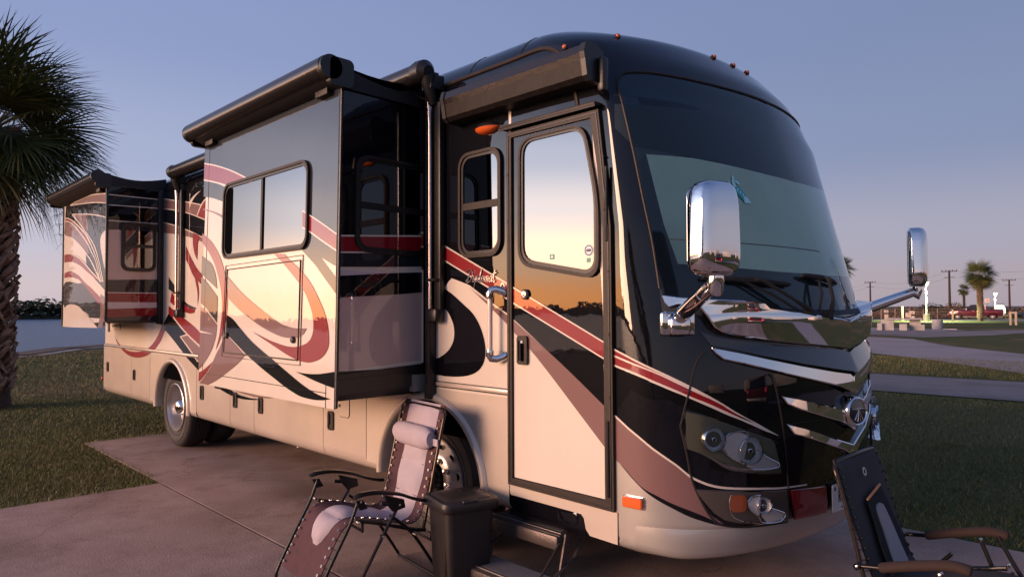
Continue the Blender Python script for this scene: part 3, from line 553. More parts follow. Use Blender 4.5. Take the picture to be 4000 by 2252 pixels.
# ---- windshield
wsn=[(1.19,1.80),(1.172,1.85),(1.131,2.084),(1.065,2.344),(1.0,2.61),(.915,2.92),(.895,3.0),(.912,3.06),(.95,3.093),(1.02,3.108),(1.16,3.116),(1.4,3.112),(1.7,3.105),(2.0,3.10),(2.3,3.095)]
def closing(z0=1.72):
    return wsn+[(3.2,3.09),(3.2,z0),(1.5,z0+.03)]
wp=closing()
b=MB()
nose_patch(b,wp,mfront,.006,clip=(.8,2.93,1.6,3.3)); nose_patch(b,wp,mfront,.006,far=True,clip=(.8,2.93,1.6,3.3))
ws=RB(b,'windshield',smooth=True,auto=60)
def scen(z): return NX(1.275,z)+1.275
b=MB()
ed=cat(wsn[1:],4)
for far in(False,True): b.tube([NPo(min(s_,scen(z)-.001),z,.008,far) for s_,z in ed+[(scen(3.093)-.002,3.093)]],.008,mbrontrim,6)
RB(b,'windshield_seal',ws,smooth=True)
# dark ceramic band + pull-down shade + dash seen through the glass
def behind(mb,poly,m,off,clip): 
    for far in(False,True): nose_patch(mb,poly,m,off,far,clip=clip,cuts=(.05,.08))
# glass area is opened by laying the interior just under the glass skin
mshade=mat('pleated grey-green windshield shade',(.80,.95,.82),.9,var=.12,vscale=1.2)
mhead=mat('dark upper shade',(.016,.034,.05),.9)
mdash=mat('dashboard',(.035,.045,.06),.8)
b=MB()
behind(b,[(1.0,2.645),(1.5,2.60),(2.2,2.56),(3.2,2.53),(3.2,3.15),(.8,3.15),(.8,2.8)],mhead,.0015,(.86,2.93,1.7,3.12))
behind(b,[(1.10,2.60),(1.5,2.595),(2.2,2.555),(3.2,2.525),(3.2,1.93),(2.2,1.95),(1.32,1.985),(1.22,2.2)],mshade,.003,(.86,2.93,1.7,3.12))
behind(b,[(1.17,1.86),(1.10,2.25),(1.04,2.56),(1.10,2.60),(1.22,2.2),(1.32,1.985),(2.2,1.95),(3.2,1.93),(3.2,1.6),(1.2,1.6)],mdash,.0022,(.86,2.93,1.7,3.12))
RB(b,'sun_shade',ws,smooth=True,auto=60)
b=MB()
for z_,s0 in ((2.13,1.25),(2.345,1.2)):
    pass
b.tube([NPo(s_,2.12-.02*(s_-1.25),.0045) for s_ in np.linspace(1.26,2.8,24)],.0035,mat('shade seam',(.12,.15,.14),.9),5)
RB(b,'shade_hem',ws)
# little hanging turtle decal/ornament with tag in the glass
mteal=mat('pale turquoise plastic',(.35,.72,.75),.4); mteald=mat('deep turquoise plastic',(.03,.33,.40),.4)
b=MB()
def nell(mb,c,a,bb,m,off,rot=0):
    P=[]
    for k in range(20):
        t=2*PI*k/20; u,v=a*math.cos(t),bb*math.sin(t); P.append((c[0]+u*math.cos(rot)-v*math.sin(rot),c[1]+u*math.sin(rot)+v*math.cos(rot)))
    nose_patch(mb,P,m,off,cuts=(.2,.2))
nell(b,(1.850,2.462),.014,.030,mteal,.010,.5); nell(b,(1.845,2.498),.010,.015,mteal,.0105); nell(b,(1.800,2.448),.009,.030,mteal,.0107,-.2); nell(b,(1.885,2.470),.008,.026,mteal,.0108,1.2); nell(b,(1.835,2.42),.006,.018,mteald,.0108,-.5)
nose_patch(b,[(1.838,2.44),(1.893,2.448),(1.955,2.398),(1.985,2.352),(1.940,2.352),(1.895,2.385)],mteald,.0109,cuts=(.2,.2)); nose_patch(b,[(1.935,2.392),(1.965,2.385),(2.003,2.350),(1.935,2.347)],mteal,.0113,cuts=(.2,.2))
for k in range(3): nell(b,(1.880+.025*k,2.425-.014*k),.008,.008,mteal,.0116)
RB(b,'window_ornament',ws)
# ---- chrome cowl, hood bars
cw=[(1.187,1.812),(1.34,1.792),(1.525,1.773),(1.731,1.757),(1.88,1.748),(1.925,1.738),(1.975,1.714),(2.182,1.694),(2.45,1.68),(2.75,1.668),(3.2,1.655),(3.2,1.497),(2.745,1.512),(2.299,1.545),(2.005,1.568),(1.738,1.593),(1.62,1.612),(1.555,1.64),(1.505,1.69),(1.46,1.735),(1.42,1.752),(1.30,1.765),(1.235,1.752),(1.205,1.775)]
def clipc(poly): 
    # trim a polygon that runs past the centre line to stop exactly on it
    return [(min(u,scen(v)-.0005),v) for u,v in poly]
b=MB()
for far in(False,True):
    p=clipc(cw); co=lambda u,v: .008+(v-1.50)*(.12+.20*min(1,max(0,(2.6-u)/.8)))*min(1,max(0,(u-1.30)/.40))+.02*min(1,max(0,(u-1.15)/.2))
    Vq,Fq=flatpoly(p,None,(.03,.03)); b.add([NPo(u,v,co(u,v),far) for u,v in Vq],[f_[::-1] for f_ in Fq] if far else Fq,mchrome)
    n=len(p); A=[NPo(u,v,-.01,far) for u,v in p]; Bq=[NPo(u,v,co(u,v)-.007,far) for u,v in inset(p,-.006)]; Cq=[NPo(u,v,co(u,v),far) for u,v in p]
    for X,Y in((A,Bq),(Bq,Cq)): b.add(X+Y,[(i,(i+1)%n,(i+1)%n+n,i+n) for i in range(n)],mchrome)
cowl=RB(b,'chrome_cowl',smooth=True,auto=40)
b=MB()   # shelf between cowl lip and glass
V=[];F=[]
ss=np.linspace(1.9,2.95,30)
for s_ in ss:
    zt=float(np.interp(s_,[1.9,1.975,2.18,2.75,3.2],[1.735,1.714,1.694,1.668,1.655])); sc_=min(s_,scen(zt)-.001)
    p=NPo(sc_,zt,.020+(zt-1.5)*(.12+.20*min(1,max(0,(2.6-s_)/.8)))); q_=NPo(min(s_,scen(1.73)-.001),1.705,-.02); V+=[p,q_]
for i in range(len(ss)-1): F.append((2*i,2*i+1,2*i+3,2*i+2))
b.add(V,F,PT['black']); b.add([(x,2.55-y,z+.001) for x,y,z in V],[f[::-1] for f in F],PT['black']); RB(b,'cowl_shelf',cowl,smooth=True)
# hood panel edges (black paint lip below cowl)
b=MB()
hp=[(1.46,1.62),(1.60,1.585),(1.9,1.555),(2.3,1.525),(2.75,1.495),(3.2,1.475),(3.2,1.355),(2.85,1.362),(2.658,1.385),(2.322,1.428),(1.958,1.482),(1.70,1.525),(1.55,1.545)]
ho=lambda u,v: .004+max(0,1.54-v)*.30*min(1,max(0,(u-1.5)/.4))
for far in(False,True):
    p=clipc(hp); Vq,Fq=flatpoly(p,None,(.03,.03)); b.add([NPo(u,v,ho(u,v),far) for u,v in Vq],[f_[::-1] for f_ in Fq] if far else Fq,PT['hood'])
    n=len(p); A=[NPo(u,v,-.01,far) for u,v in p]; Cq=[NPo(u,v,ho(u,v),far) for u,v in p]; b.add(A+Cq,[(i,(i+1)%n,(i+1)%n+n,i+n) for i in range(n)],PT['hood'])
RB(b,'hood_panel',smooth=True,auto=40)
def bar(name,top,bot,off=.035):
    b=MB(); poly=clipc(top+bot[::-1]); tx=[p[0] for p in top];tz=[p[1] for p in top];bx=[p[0] for p in bot];bz=[p[1] for p in bot]
    def o_(u,v):
        zt=np.interp(u,tx,tz);zb=np.interp(u,bx,bz); return off*.75*min(1,.35+(u-top[0][0])*3)+.005*(zt-v)/max(.02,zt-zb)
    for far in(False,True):
        ins=inset(poly,.005); Vq,Fq=flatpoly(ins,None,(.03,.02)); b.add([NPo(u,v,o_(u,v),far) for u,v in Vq],[f_[::-1] for f_ in Fq] if far else Fq,mchrome)
        n=len(poly); R=[[NPo(u,v,-.005,far) for u,v in poly],[NPo(u,v,o_(u,v)-.005,far) for u,v in poly],[NPo(u,v,o_(u,v),far) for u,v in ins]]
        for X,Y in zip(R[:-1],R[1:]): b.add(X+Y,[(i,(i+1)%n,(i+1)%n+n,i+n) for i in range(n)],mchrome)
    return RB(b,name,smooth=True,auto=35)
bar('grille_bar',[(1.545,1.533),(1.60,1.527),(1.696,1.512),(1.958,1.470),(2.322,1.416),(2.658,1.372),(2.85,1.350),(3.3,1.33)],[(1.545,1.530),(1.575,1.50),(1.63,1.468),(1.82,1.436),(2.022,1.400),(2.316,1.350),(2.65,1.294),(2.896,1.258),(3.3,1.24)],.045)
bar('grille_bar',[(2.130,1.260),(2.292,1.236),(2.543,1.186),(2.76,1.148),(3.3,1.12)],[(2.133,1.256),(2.17,1.215),(2.292,1.178),(2.49,1.132),(2.708,1.083),(2.936,1.038),(3.3,1.02)])
bar('grille_bar',[(2.174,1.104),(2.338,1.072),(2.595,1.002),(2.891,.928),(3.3,.90)],[(2.178,1.100),(2.233,1.046),(2.387,1.012),(2.595,.955),(2.768,.912),(2.93,.86),(3.3,.84)],.03)
# round emblem on the middle bar
b=MB(); ec=Vector((NX(1.275,1.12)+.05,1.25,1.128)); ax=Vector((.93,-.30,.05)).normalized()
b.lathe([(.0,-.06),(.085,-.06),(.092,-.03),(.088,.0),(.078,.012),(.07,.006)],mchrome,ec,ax,32); b.lathe([(.071,.004),(.0,.012)],mat('emblem dark inlay',(.02,.022,.028),.2,coat=1),ec,ax,32)
e1=Vector((ax.y,-ax.x,0)).normalized(); e2=ax.cross(e1); e2=e2 if e2.z>0 else -e2
for a_ in (-35,-12,12,35):
    d=-e2*math.cos(math.radians(a_))+e1*math.sin(math.radians(a_)); b.tube([ec+ax*.014+e2*.01,ec+ax*.011+d*.058],[.001,.004],mchrome,5)
b.tube([ec+ax*.014-e1*.055+e2*.018,ec+ax*.014+e1*.055+e2*.018],.002,mchrome,5)
RB(b,'round_emblem',smooth=True)
# ---- headlight cluster
hlp=[(1.324,1.208),(1.45,1.186),(1.601,1.149),(1.79,1.094),(2.027,1.031),(2.062,1.003),(2.113,.846),(1.99,.852),(1.848,.860),(1.656,.886),(1.583,.909),(1.499,.952),(1.417,.985),(1.336,1.005),(1.325,1.05)]
mhous=mat('smoked lamp housing',(.13,.125,.085),.35,metal=.3); msatin=mat('satin lamp reflector',(.72,.66,.63),.3,metal=.4)
mbulb=mat('lamp glass facets',(.97,.97,1),.25,metal=0,bump=.6,bscale=70)
def lampunit(mb,s_,z,r,far):
    c=NPo(s_,z,.012,far); ax=Vector((.86,-.5,.0)).normalized()
    if far: ax=Vector((.86,.5,0)).normalized()
    mb.lathe([(r*1.12,-.02),(r*1.14,.012),(r*1.05,.022),(r*1.0,.012)],mchrome,c,ax,28)
    mb.lathe([(r*1.0,.012),(r*.8,-.0),(r*.4,-.025),(0,-.035)],mbulb,c,ax,28); mb.lathe([(r*.22,-.03),(r*.2,.005),(0,.01)],mchrome,c,ax,14); mb.lathe([(r*.13,.009),(.0,.012)],mdark,c,ax,10)
    mb.lathe([(r*1.0,.016),(r*.6,.03),(0,.036)],mclear,c,ax,28)
for far in(False,True):
    b=MB(); nose_solid(b,hlp,mhous,-.002,.006,far,round_=.004)
    for k in range(len(hlp)): pass
    nose_patch(b,[(1.60,1.052),(1.66,1.082),(1.74,1.086),(1.81,1.066),(1.80,1.0),(1.775,.93),(1.72,.93),(1.65,.97),(1.60,1.02)],msatin,.013,far)
    nose_patch(b,[(1.79,.905),(1.86,.955),(1.90,.975),(1.97,.935),(2.068,.905),(2.06,.875),(1.95,.87),(1.86,.875)],msatin,.014,far)
    nose_patch(b,[(1.46,.985),(1.53,.955),(1.62,.925),(1.75,.90),(1.86,.882),(1.95,.872),(1.85,.866),(1.66,.891),(1.58,.915),(1.50,.957)],mat('lamp bezel dark satin',(.22,.19,.19),.28,metal=.7),.012,far)
    for pts in ([(1.62,1.058),(1.70,1.086),(1.79,1.083),(1.815,1.066)],[(1.606,1.05),(1.60,1.01),(1.64,.97),(1.70,.94),(1.775,.915)],[(1.55,.945),(1.66,.905),(1.80,.888),(1.95,.878),(2.06,.880),(2.07,.902),(1.97,.94),(1.89,.985)]):
        b.tube([NPo(s_,z,.016,far) for s_,z in cat(pts,5)],.0035,mchrome,5)
    hl=RB(b,'headlight',smooth=True,auto=50)
    b=MB(); lampunit(b,1.54,1.052,.060,far); RB(b,'lamp',hl,smooth=True); b=MB(); lampunit(b,1.828,.982,.066,far); RB(b,'lamp',hl,smooth=True)
    b=MB(); nose_patch(b,inset(hlp,.004),mclear,.055,far); 
    n=len(hlp); A=[NPo(u,v,.002,far) for u,v in hlp]; Bq=[NPo(u,v,.055,far) for u,v in inset(hlp,.004)]; b.add(A+Bq,[(i,(i+1)%n,(i+1)%n+n,i+n) for i in range(n)],mclear); RB(b,'lens',hl,smooth=True)
    # lower lamp pod
    fg=[(1.405,.795),(1.645,.782),(2.079,.755),(2.155,.752),(2.165,.585),(1.933,.593),(1.72,.61),(1.62,.63),(1.54,.668),(1.47,.725),(1.42,.77)]
    b=MB(); nose_solid(b,fg,mat('smoked fog housing',(.13,.105,.09),.3,metal=.5),-.002,.010,far,round_=.004)
    nose_patch(b,[(1.79,.712),(1.83,.738),(1.895,.742),(1.90,.70),(1.885,.64),(1.83,.66)],msatin,.018,far)
    nose_patch(b,[(1.90,.64),(1.95,.675),(2.0,.665),(2.105,.632),(2.09,.605),(1.95,.60)],msatin,.018,far)
    for pts in ([(1.79,.72),(1.83,.745),(1.895,.748)],[(1.79,.70),(1.82,.67),(1.88,.635),(1.91,.605),(2.07,.60),(2.11,.632),(2.0,.668),(1.95,.685)],[(1.66,.76),(1.645,.72),(1.66,.66),(1.74,.625),(1.9,.6)]):
        b.tube([NPo(s_,z,.02,far) for s_,z in cat(pts,5)],.003,mchrome,5)
    fo=RB(b,'fog_light_pod',smooth=True,auto=50)
    b=MB(); nose_solid(b,rr(1.655,.672,1.78,.758,.03),mamberd,.01,.022,far); RB(b,'turn_signal',fo)
    b=MB(); lampunit(b,1.925,.690,.042,far); RB(b,'lamp',fo,smooth=True)
# centre of bumper, dark red panel, plate
b=MB(); nose_solid(b,[(2.19,.748),(2.564,.724),(2.59,.565),(2.226,.582)],PT['red'],0,.012,round_=.004); RB(b,'bumper_insert',smooth=True,auto=50)
b=MB(); nose_solid(b,[(2.19,.748),(2.564,.724),(2.59,.565),(2.226,.582)],PT['red'],0,.012,far=True,round_=.004); RB(b,'bumper_insert',smooth=True,auto=50)
b=MB()
for far in(False,True): nose_solid(b,clipc([(2.60,.73),(3.2,.72),(3.2,.55),(2.60,.56)]),mblacktrim,-.01,.006,far)
RB(b,'plate_recess')
mplate=mat('white licence plate',(.72,.70,.70),.35,coat=.3); mink=mat('plate ink',(.02,.02,.025),.5)
p0=NPo(2.60,.65,.02); p1=NPo(2.82,.65,.02); ux=(Vector((p1.x,p1.y,0))-Vector((p0.x,p0.y,0))).normalized(); un=Vector((ux.y,-ux.x,0))
pc=p0+ux*.155
b=MB(); pf=lambda u,v,d: pc+ux*u+Vector((0,0,v))+un*(d)
b.prism(rr(-.152,-.082,.152,.076,.012),pf,.004,.008,mplate)
plate=RB(b,'license_plate')
def text(s,size,m,parent,matrix,name='lettering',shear=0,ext=.0006,font_bold=0):
    cu=bpy.data.curves.new(name,'FONT'); cu.body=s; cu.size=size; cu.extrude=ext; cu.shear=shear; cu.align_x='CENTER'; cu.align_y='CENTER'; cu.offset=font_bold; cu.resolution_u=3
    o=bpy.data.objects.new(name+'_c',cu); COL.objects.link(o); dg=bpy.context.evaluated_depsgraph_get(); dg.update(); me=bpy.data.meshes.new_from_object(o.evaluated_get(dg)); bpy.data.objects.remove(o,do_unlink=True)
    me.materials.clear(); me.materials.append(m); me.transform(matrix); o=bpy.data.objects.new(name,me); COL.objects.link(o); o.parent=parent; return o
def frame(o,x,n):
    x=Vector(x).normalized(); n=Vector(n).normalized(); y=n.cross(x).normalized(); x=y.cross(n)
    m_=Matrix((x,y,n)).transposed().to_4x4(); m_.translation=Vector(o); return m_
T_=frame(pc+un*.0095,ux,un); T_=T_@Matrix.Diagonal((.62,1.25,1,1))
text('RTM-19',.082,mink,plate,T_,font_bold=.001)
text('The Lone Star State',.013,mink,plate,frame(pc+un*.0095-Vector((0,0,.064)),ux,un))
b=MB(); sp=[]
for k in range(10):
    t=PI/2+k*PI/5; r=.016 if k%2==0 else .007; sp.append((-.12+r*math.cos(t),.05+r*math.sin(t)))
b.prism(sp,pf,.008,.0095,mink); RB(b,'star_mark',plate)
# small lamps: amber side marker, five roof markers
b=MB(); nose_solid(b,rr(.905,.668,1.035,.728,.014),mamber,.006,.03,round_=.008); nose_solid(b,rr(.900,.664,1.045,.732,.014),mchrome,-.002,.007); RB(b,'side_marker',smooth=True)
def dirn(p,r=1): return p
for y,z,x in ((.29,3.398,.658),(1.06,3.405,.868),(1.29,3.40,.875),(1.50,3.40,.872),(2.26,3.398,.658),(.011,3.309,.478)):
    xx=NX(y,z) if y>.05 else x
    p=Vector((xx,y,z)); nrml=Vector((.75,(-.35 if y<.5 else (.35 if y>2 else 0)),.55)).normalized() if y>.05 else Vector((.35,-.85,.3)).normalized()
    b=MB(); b.lathe([(.020,-.006),(.021,.004),(.017,.010),(.0,.012)],mbrontrim,p,nrml,14); b.lathe([(.014,.010),(.012,.018),(0,.022)],mat('roof marker amber',(.55,.12,.04),.3,coat=.5),p,nrml,12); RB(b,'roof_marker_light',smooth=True)
# satellite dome silhouetted on the roof
b=MB(); b.lathe([(.62,-.02),(.6,.05),(.52,.10),(.35,.14),(.15,.155),(0,.16)],PT['black'],(-.35,1.75,3.55),(0,0,1),32); RB(b,'roof_dome',smooth=True)
b=MB(); b.rbox((-3.2,1.3,3.66),(.9,.7,.2),PT['black'],.08); b.rbox((-6.4,1.3,3.66),(.9,.7,.2),PT['black'],.08); RB(b,'air_conditioner',smooth=True)
# ---- skirt panels
b_=None
def skirt_profile(x0,x1,m,mb,gap=.004):
    pr=[(0,1.172),(0,.56),(.006,.52),(.022,.482),(.05,.455),(.10,.44)]
    V=[];F=[]
    for x in (x0+gap,x1-gap): V+=[(x,y-.004,z) for y,z in pr]
    n=len(pr)
    for k in range(n-1): F.append((k,k+n,k+n+1,k+1))
    mb.add(V,F,m)
    for x,sg in((x0+gap,-1),(x1-gap,1)):
        mb.add([(x,y-.004,z) for y,z in pr]+[(x,y+.02,z) for y,z in pr],[(k,k+1,k+1+n,k+n) for k in range(n-1)],m)
def skirtclip(mb,x0,x1,z1=1.172):
    decals(mb,'wall',lambda x,z,d:(x,-d-.004,z),(x0+.004,x1-.004,.5,z1))
mlatch=mat('black latch',(.02,.018,.017),.35,bump=.1); mlatchp=mat('latch paddle',(.05,.045,.043),.3)
def latch(parent,x,z=.78,w=.095,h=.165):
    b=MB(); f=lambda u,v,d:(x+u,-.004-d,z+v)
    b.ring(rr(-w/2,-h/2,w/2,h/2,.025),rr(-w/2+.016,-h/2+.016,w/2-.016,h/2-.016,.014),f,.0,.014,mlatch); b.prism(rr(-w/2+.017,-h/2+.017,w/2-.017,h/2-.017,.012),f,.002,.006,mlatchp)
    b.tube([(x-.018,-.016,z-h*.22),(x-.018,-.016,z+h*.3)],.006,mlatch,6)
    RB(b,'latch',parent,smooth=True,auto=40)
bays=[(-9.28,-7.88,-9.045,.86),(-7.88,-7.05,-7.72,.82),(-5.36,-4.385,-5.178,.78),(-4.385,-3.783,-4.238,.78),(-3.783,-2.373,-3.619,.781),(-2.373,-1.68,-2.233,.784)]
for x0,x1,lx,lz in bays:
    b=MB(); skirt_profile(x0,x1,PT['silver'],b); skirtclip(b,x0,x1); o=RB(b,'bay_door',smooth=True,auto=30); latch(o,lx,lz,.085 if lx<-6 else .095,.15 if lx<-6 else .165)
# arch panels
def archpanel(x0,x1,cx,cz,r,name):
    b=MB(); N_=28
    zb=.52
    a0=math.asin((zb-cz)/r); arc=[(cx+r*math.cos(t),cz+r*math.sin(t)) for t in np.linspace(a0,PI-a0,N_)]
    poly=[(x0+.004,zb),(x0+.004,1.172),(x1-.004,1.172),(x1-.004,zb)]+arc
    tri=flatpoly(poly); b.add([(u,-.004,v) for u,v in tri[0]],tri[1],PT['silver'])
    # lower curl on both sides of the opening
    pr=[(0,.52),(.006,.50),(.022,.475),(.05,.455),(.10,.44)]
    for xa,xb in((x0+.004,arc[-1][0]),(arc[0][0],x1-.004)):
        V=[(x,y-.004,z) for x in(xa,xb) for y,z in pr]; n=len(pr); b.add(V,[(k,k+n,k+n+1,k+1) for k in range(n-1)],PT['silver'])
    decals(b,'wall',lambda x,z,d:(x,-d-.004,z),(x0+.004,x1-.004,.6,1.172))
    o=RB(b,name,smooth=True,auto=30)
    # flared lip
    b=MB(); pr=[(.055,-.002),(.045,-.020),(.030,-.030),(.012,-.030),(0,-.022),(-.012,.0),(-.014,.09)]
    a1=math.asin((.47-cz)/r); ts=np.linspace(a1,PI-a1,44); V=[];F=[]
    for t in ts:
        for dr,dy in pr: V.append((cx+(r+dr)*math.cos(t),dy-.004,cz+(r+dr)*math.sin(t)))
    n=len(pr)
    for i in range(len(ts)-1):
        for k in range(n-1): q=i*n+k; F.append((q,q+1,q+n+1,q+n))
    b.add(V,F,PT['silver']); RB(b,'wheel_arch_lip',o,smooth=True,auto=60)
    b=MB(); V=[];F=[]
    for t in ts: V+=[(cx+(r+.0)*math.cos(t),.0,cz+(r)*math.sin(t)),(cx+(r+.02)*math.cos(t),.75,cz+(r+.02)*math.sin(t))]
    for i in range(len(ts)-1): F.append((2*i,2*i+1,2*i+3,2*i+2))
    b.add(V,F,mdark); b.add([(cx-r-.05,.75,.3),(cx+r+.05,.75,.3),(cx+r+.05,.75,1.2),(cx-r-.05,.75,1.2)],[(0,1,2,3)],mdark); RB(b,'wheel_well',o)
    return o
archpanel(-7.05,-5.36,-6.20,.50,.575,'rear_wheel_panel')
fa=archpanel(-1.68,-.003,-.858,.49,.600,'front_wheel_panel')
b=MB(); f=lambda u,v,d:(u,-.004-d,v)
b.prism(rr(-2.105,.838,-1.936,1.012,.03),f,.0,.006,PT['silver']); b.ring(inset(rr(-2.105,.838,-1.936,1.012,.03),-.006),rr(-2.105,.838,-1.936,1.012,.03),f,-.001,.002,mgroove); b.cyl((-2.08,-.012,.927),.013,.012,mchrome,'y',14); b.cyl((-2.08,-.016,.927),.006,.01,mdark,'y',8); RB(b,'filler_door',smooth=True,auto=40)
# panel below entry door with step cut-out, then cap corner
b=MB(); poly=[(.003,.632),(.003,.445),(.012,.56),(.60,.56),(.62,.53),(.64,.47),(.70,.44),(.857,.44),(.857,.632)]
poly=[(.0,.632),(.0,.575),(.012,.563),(.595,.56),(.615,.54),(.63,.48),(.66,.45),(.857,.445),(.857,.632)]
b.prism(poly,lambda u,v,d:(u,-.004+d,v),0,.02,PT['silver']); RB(b,'step_valance')
b=MB(); b.box((.3,.05,.54),(.66,.09,.01),mdark); b.box((-4.3,1.28,1.0),(9.6,2.5,.3),mdark); b.box((-4.3,1.28,.62),(6.0,2.0,.25),mdark); b.box((.3,.7,.75),(.62,.9,.36),mdark); RB(b,'chassis')
b=MB(); b.box((-4.65,2.555,.81),(9.3,.01,.74),PT['silver']); b.box((-9.302,1.275,.84),(.01,2.55,.7),PT['silver']); RB(b,'far_side_skirt')
# belt mouldings
for x0,x1,z in((-.80,-.004,1.21),(-9.25,-5.30,1.195)):
    b=MB(); b.rbox(((x0+x1)/2,-.006,z),(x1-x0,.014,.030),PT['silver'],.006); b.box(((x0+x1)/2,-.0025,z+.019),(x1-x0,.006,.004),mgroove); b.box(((x0+x1)/2,-.0025,z-.019),(x1-x0,.006,.005),mgroove); RB(b,'belt_moulding',smooth=True,auto=40)
# ---- wheels
def wheel(cx,cz,y,dual=False,front=False):
    o=MB(); R=.505
    prof=[(.29,-.02),(.30,-.012),(.33,.0),(.40,.012),(.455,.008),(.485,-.012),(.498,-.04),(.503,-.075),(.503,-.2),(.49,-.265),(.45,-.29),(.3,-.28)]
    o.lathe([(r,-h) for r,h in [(a,-c) for a,c in prof]],mtyre,(cx,y,cz),(0,-1,0),56)
    for k in range(4):
        h=-.075-.035*k-.012
        o.lathe([(.5042,h),(.5042,h-.006)],mdark,(cx,y,cz),(0,-1,0),56)
    # raised sidewall rings
    o.lathe([(.425,.0105),(.43,.016),(.436,.0125)],mtyre,(cx,y,cz),(0,-1,0),56); o.lathe([(.345,.002),(.35,.009),(.357,.004)],mtyre,(cx,y,cz),(0,-1,0),56)
    w_=RB(o,'wheel',smooth=True,auto=50)
    b=MB()
    if front:
        b.lathe([(.298,-.02),(.302,.004),(.292,.010),(.283,.0),(.272,-.03),(.265,-.05),(.235,-.035),(.19,.0),(.165,.012),(.12,.014)],malu,(cx,y,cz),(0,-1,0),48)
        RB(b,'rim',w_,smooth=True,auto=30)
        b=MB()
        for k in range(10):
            t=2*PI*k/10+.2; c=Vector((cx+.222*math.cos(t),y-.0,cz+.222*math.sin(t))); b.lathe([(.030,-.022),(.027,-.016),(.026,-.03)],malu,c,(0,-1,0),14); b.lathe([(.0255,-.019),(0,-.019)],mdark,c,(0,-1,0),14)
            t+=.31; c=Vector((cx+.150*math.cos(t),y,cz+.150*math.sin(t))); b.lathe([(.021,.010),(.020,.034),(.016,.044),(.0,.048)],mchrome,c,(0,-1,0),8)
        b.lathe([(.095,.01),(.093,.05),(.085,.075),(.05,.09),(.0,.094)],mat('black hub',(.02,.02,.02),.25,metal=.5),(cx,y,cz),(0,-1,0),28); RB(b,'hub',w_,smooth=True,auto=40)
    else:
        b.lathe([(.298,-.02),(.302,.004),(.292,.010),(.283,-.005),(.270,-.05),(.262,-.10),(.252,-.135),(.20,-.15),(.12,-.16),(.10,-.16)],malu,(cx,y,cz),(0,-1,0),48)
        RB(b,'rim',w_,smooth=True,auto=30)
        b=MB(); b.lathe([(.125,-.16),(.12,-.12),(.105,-.06),(.085,-.02),(.05,-.002),(0,.002)],mchrome,(cx,y,cz),(0,-1,0),32)
        for k in range(10):
            t=2*PI*k/10; c=Vector((cx+.165*math.cos(t),y,cz+.165*math.sin(t))); b.lathe([(.02,-.155),(.018,-.125),(0,-.118)],mchrome,c,(0,-1,0),8)
        RB(b,'hub',w_,smooth=True,auto=40)
    if dual:
        b=MB(); b.lathe([(r,-.35-0+h) for r,h in [(.29,.0),(.40,.0),(.47,-.01),(.503,-.05),(.503,-.22),(.47,-.27),(.3,-.27)]],mtyre,(cx,y,cz),(0,-1,0),48); RB(b,'inner_tyre',w_,smooth=True,auto=50)
wheel(-.86,.505,.075,front=True); wheel(-6.22,.505,.055,dual=True)
wheel_far=[]
for cx,fr in((-.86,True),(-6.22,False)):
    b=MB(); b.lathe([(.0,.0),(.3,.0),(.45,-.01),(.503,-.06),(.503,-.25),(.46,-.3),(.0,-.3)],mtyre,(cx,2.5,.505),(0,1,0),40); RB(b,'wheel',smooth=True,auto=50)
b=MB(); b.box((-6.95,.45,.34),(.02,.55,.44),mrubber); RB(b,'mud_flap')
b=MB(); b.rbox((-9.335,-.0,.66),(.03,.05,.05),mredlens,.01); RB(b,'rear_marker',smooth=True)
b=MB(); f=lambda u,v,d:(u,-d,v)
b.prism(rr(-9.06,1.40,-8.98,1.50,.02),f,.001,.012,mlatch); RB(b,'lock_cover',smooth=True)
b=MB(); b.tube([(-3.3,.25,.44),(-3.3,.24,.37)],.018,mat('drain pipe white',(.6,.57,.5),.5),8); RB(b,'drain_pipe')
# ---- entry door
DO=[(-.003,2.872),(.755,2.877),(.838,2.202),(.847,.623),(0.0,.632)]; DI=[(.04,2.838),(.697,2.838),(.745,2.55),(.780,2.20),(.786,.675),(.04,.676)]
DO6=[(-.003,2.872),(.755,2.877),(.795,2.55),(.838,2.202),(.847,.623),(0.0,.632)]
b=MB(); b.ring(DO6,DI,wallf,-.002,.022,mbrontrim); b.ring(inset(DO6,.014),inset(DO6,.020),wallf,.02,.026,mblacktrim)
jamb=RB(b,'door_frame')
b=MB(); b.rbox((.36,-.03,2.905),(.80,.06,.022),mbrontrim,.006); b.box((.36,-.055,2.893),(.80,.006,.016),mbrontrim); RB(b,'drip_cap',jamb,smooth=True)
b=MB()
for z in (.70,2.12): b.tube([(.812,-.027,z),(.812,-.027,z+.42)],.009,mblacktrim,8)
for k,z in enumerate((.72,.95,1.25,1.6,1.95,2.3,2.6)): 
    b.cyl((.825 if z<2.25 else .79,-.023,z),.006,.006,mbrontrim,'y',8); b.cyl((.012,-.023,z),.006,.006,mbrontrim,'y',8)
RB(b,'hinge',jamb)
b=MB(); dp=inset(DI,.004); f=lambda x,z,d:(x,-.006-d,z)
b.prism(dp,f,-.01,.0,PT['cream']); 
def clipdoor(mb):
    for k,(m,l,poly) in enumerate(PAINTS['wall']):
        V,F=flatpoly(poly,(.0445,.7815,.68,2.833))
        if F:
            # trim the slanted upper corner
            keep=[]
            for fc in F: keep.append(fc)
            VV=[]
            for u,v in V:
                lim=float(np.interp(v,[.6,2.20,2.55,2.838],[.7815,.7755,.7405,.6925])); VV.append((min(u,lim),v))
            mb.add([f(u,v,.0006+.0012*l+.00004*k) for u,v in VV],keep,PT[m])
clipdoor(b)
door=RB(b,'entry_door')
wo=roundpoly([(.103,2.812),(.645,2.818),(.715,2.60),(.757,2.32),(.753,1.95),(.10,2.035)][:0] or [(.107,2.815),(.655,2.820),(.757,2.36),(.755,1.905),(.103,2.015)],.12,5)
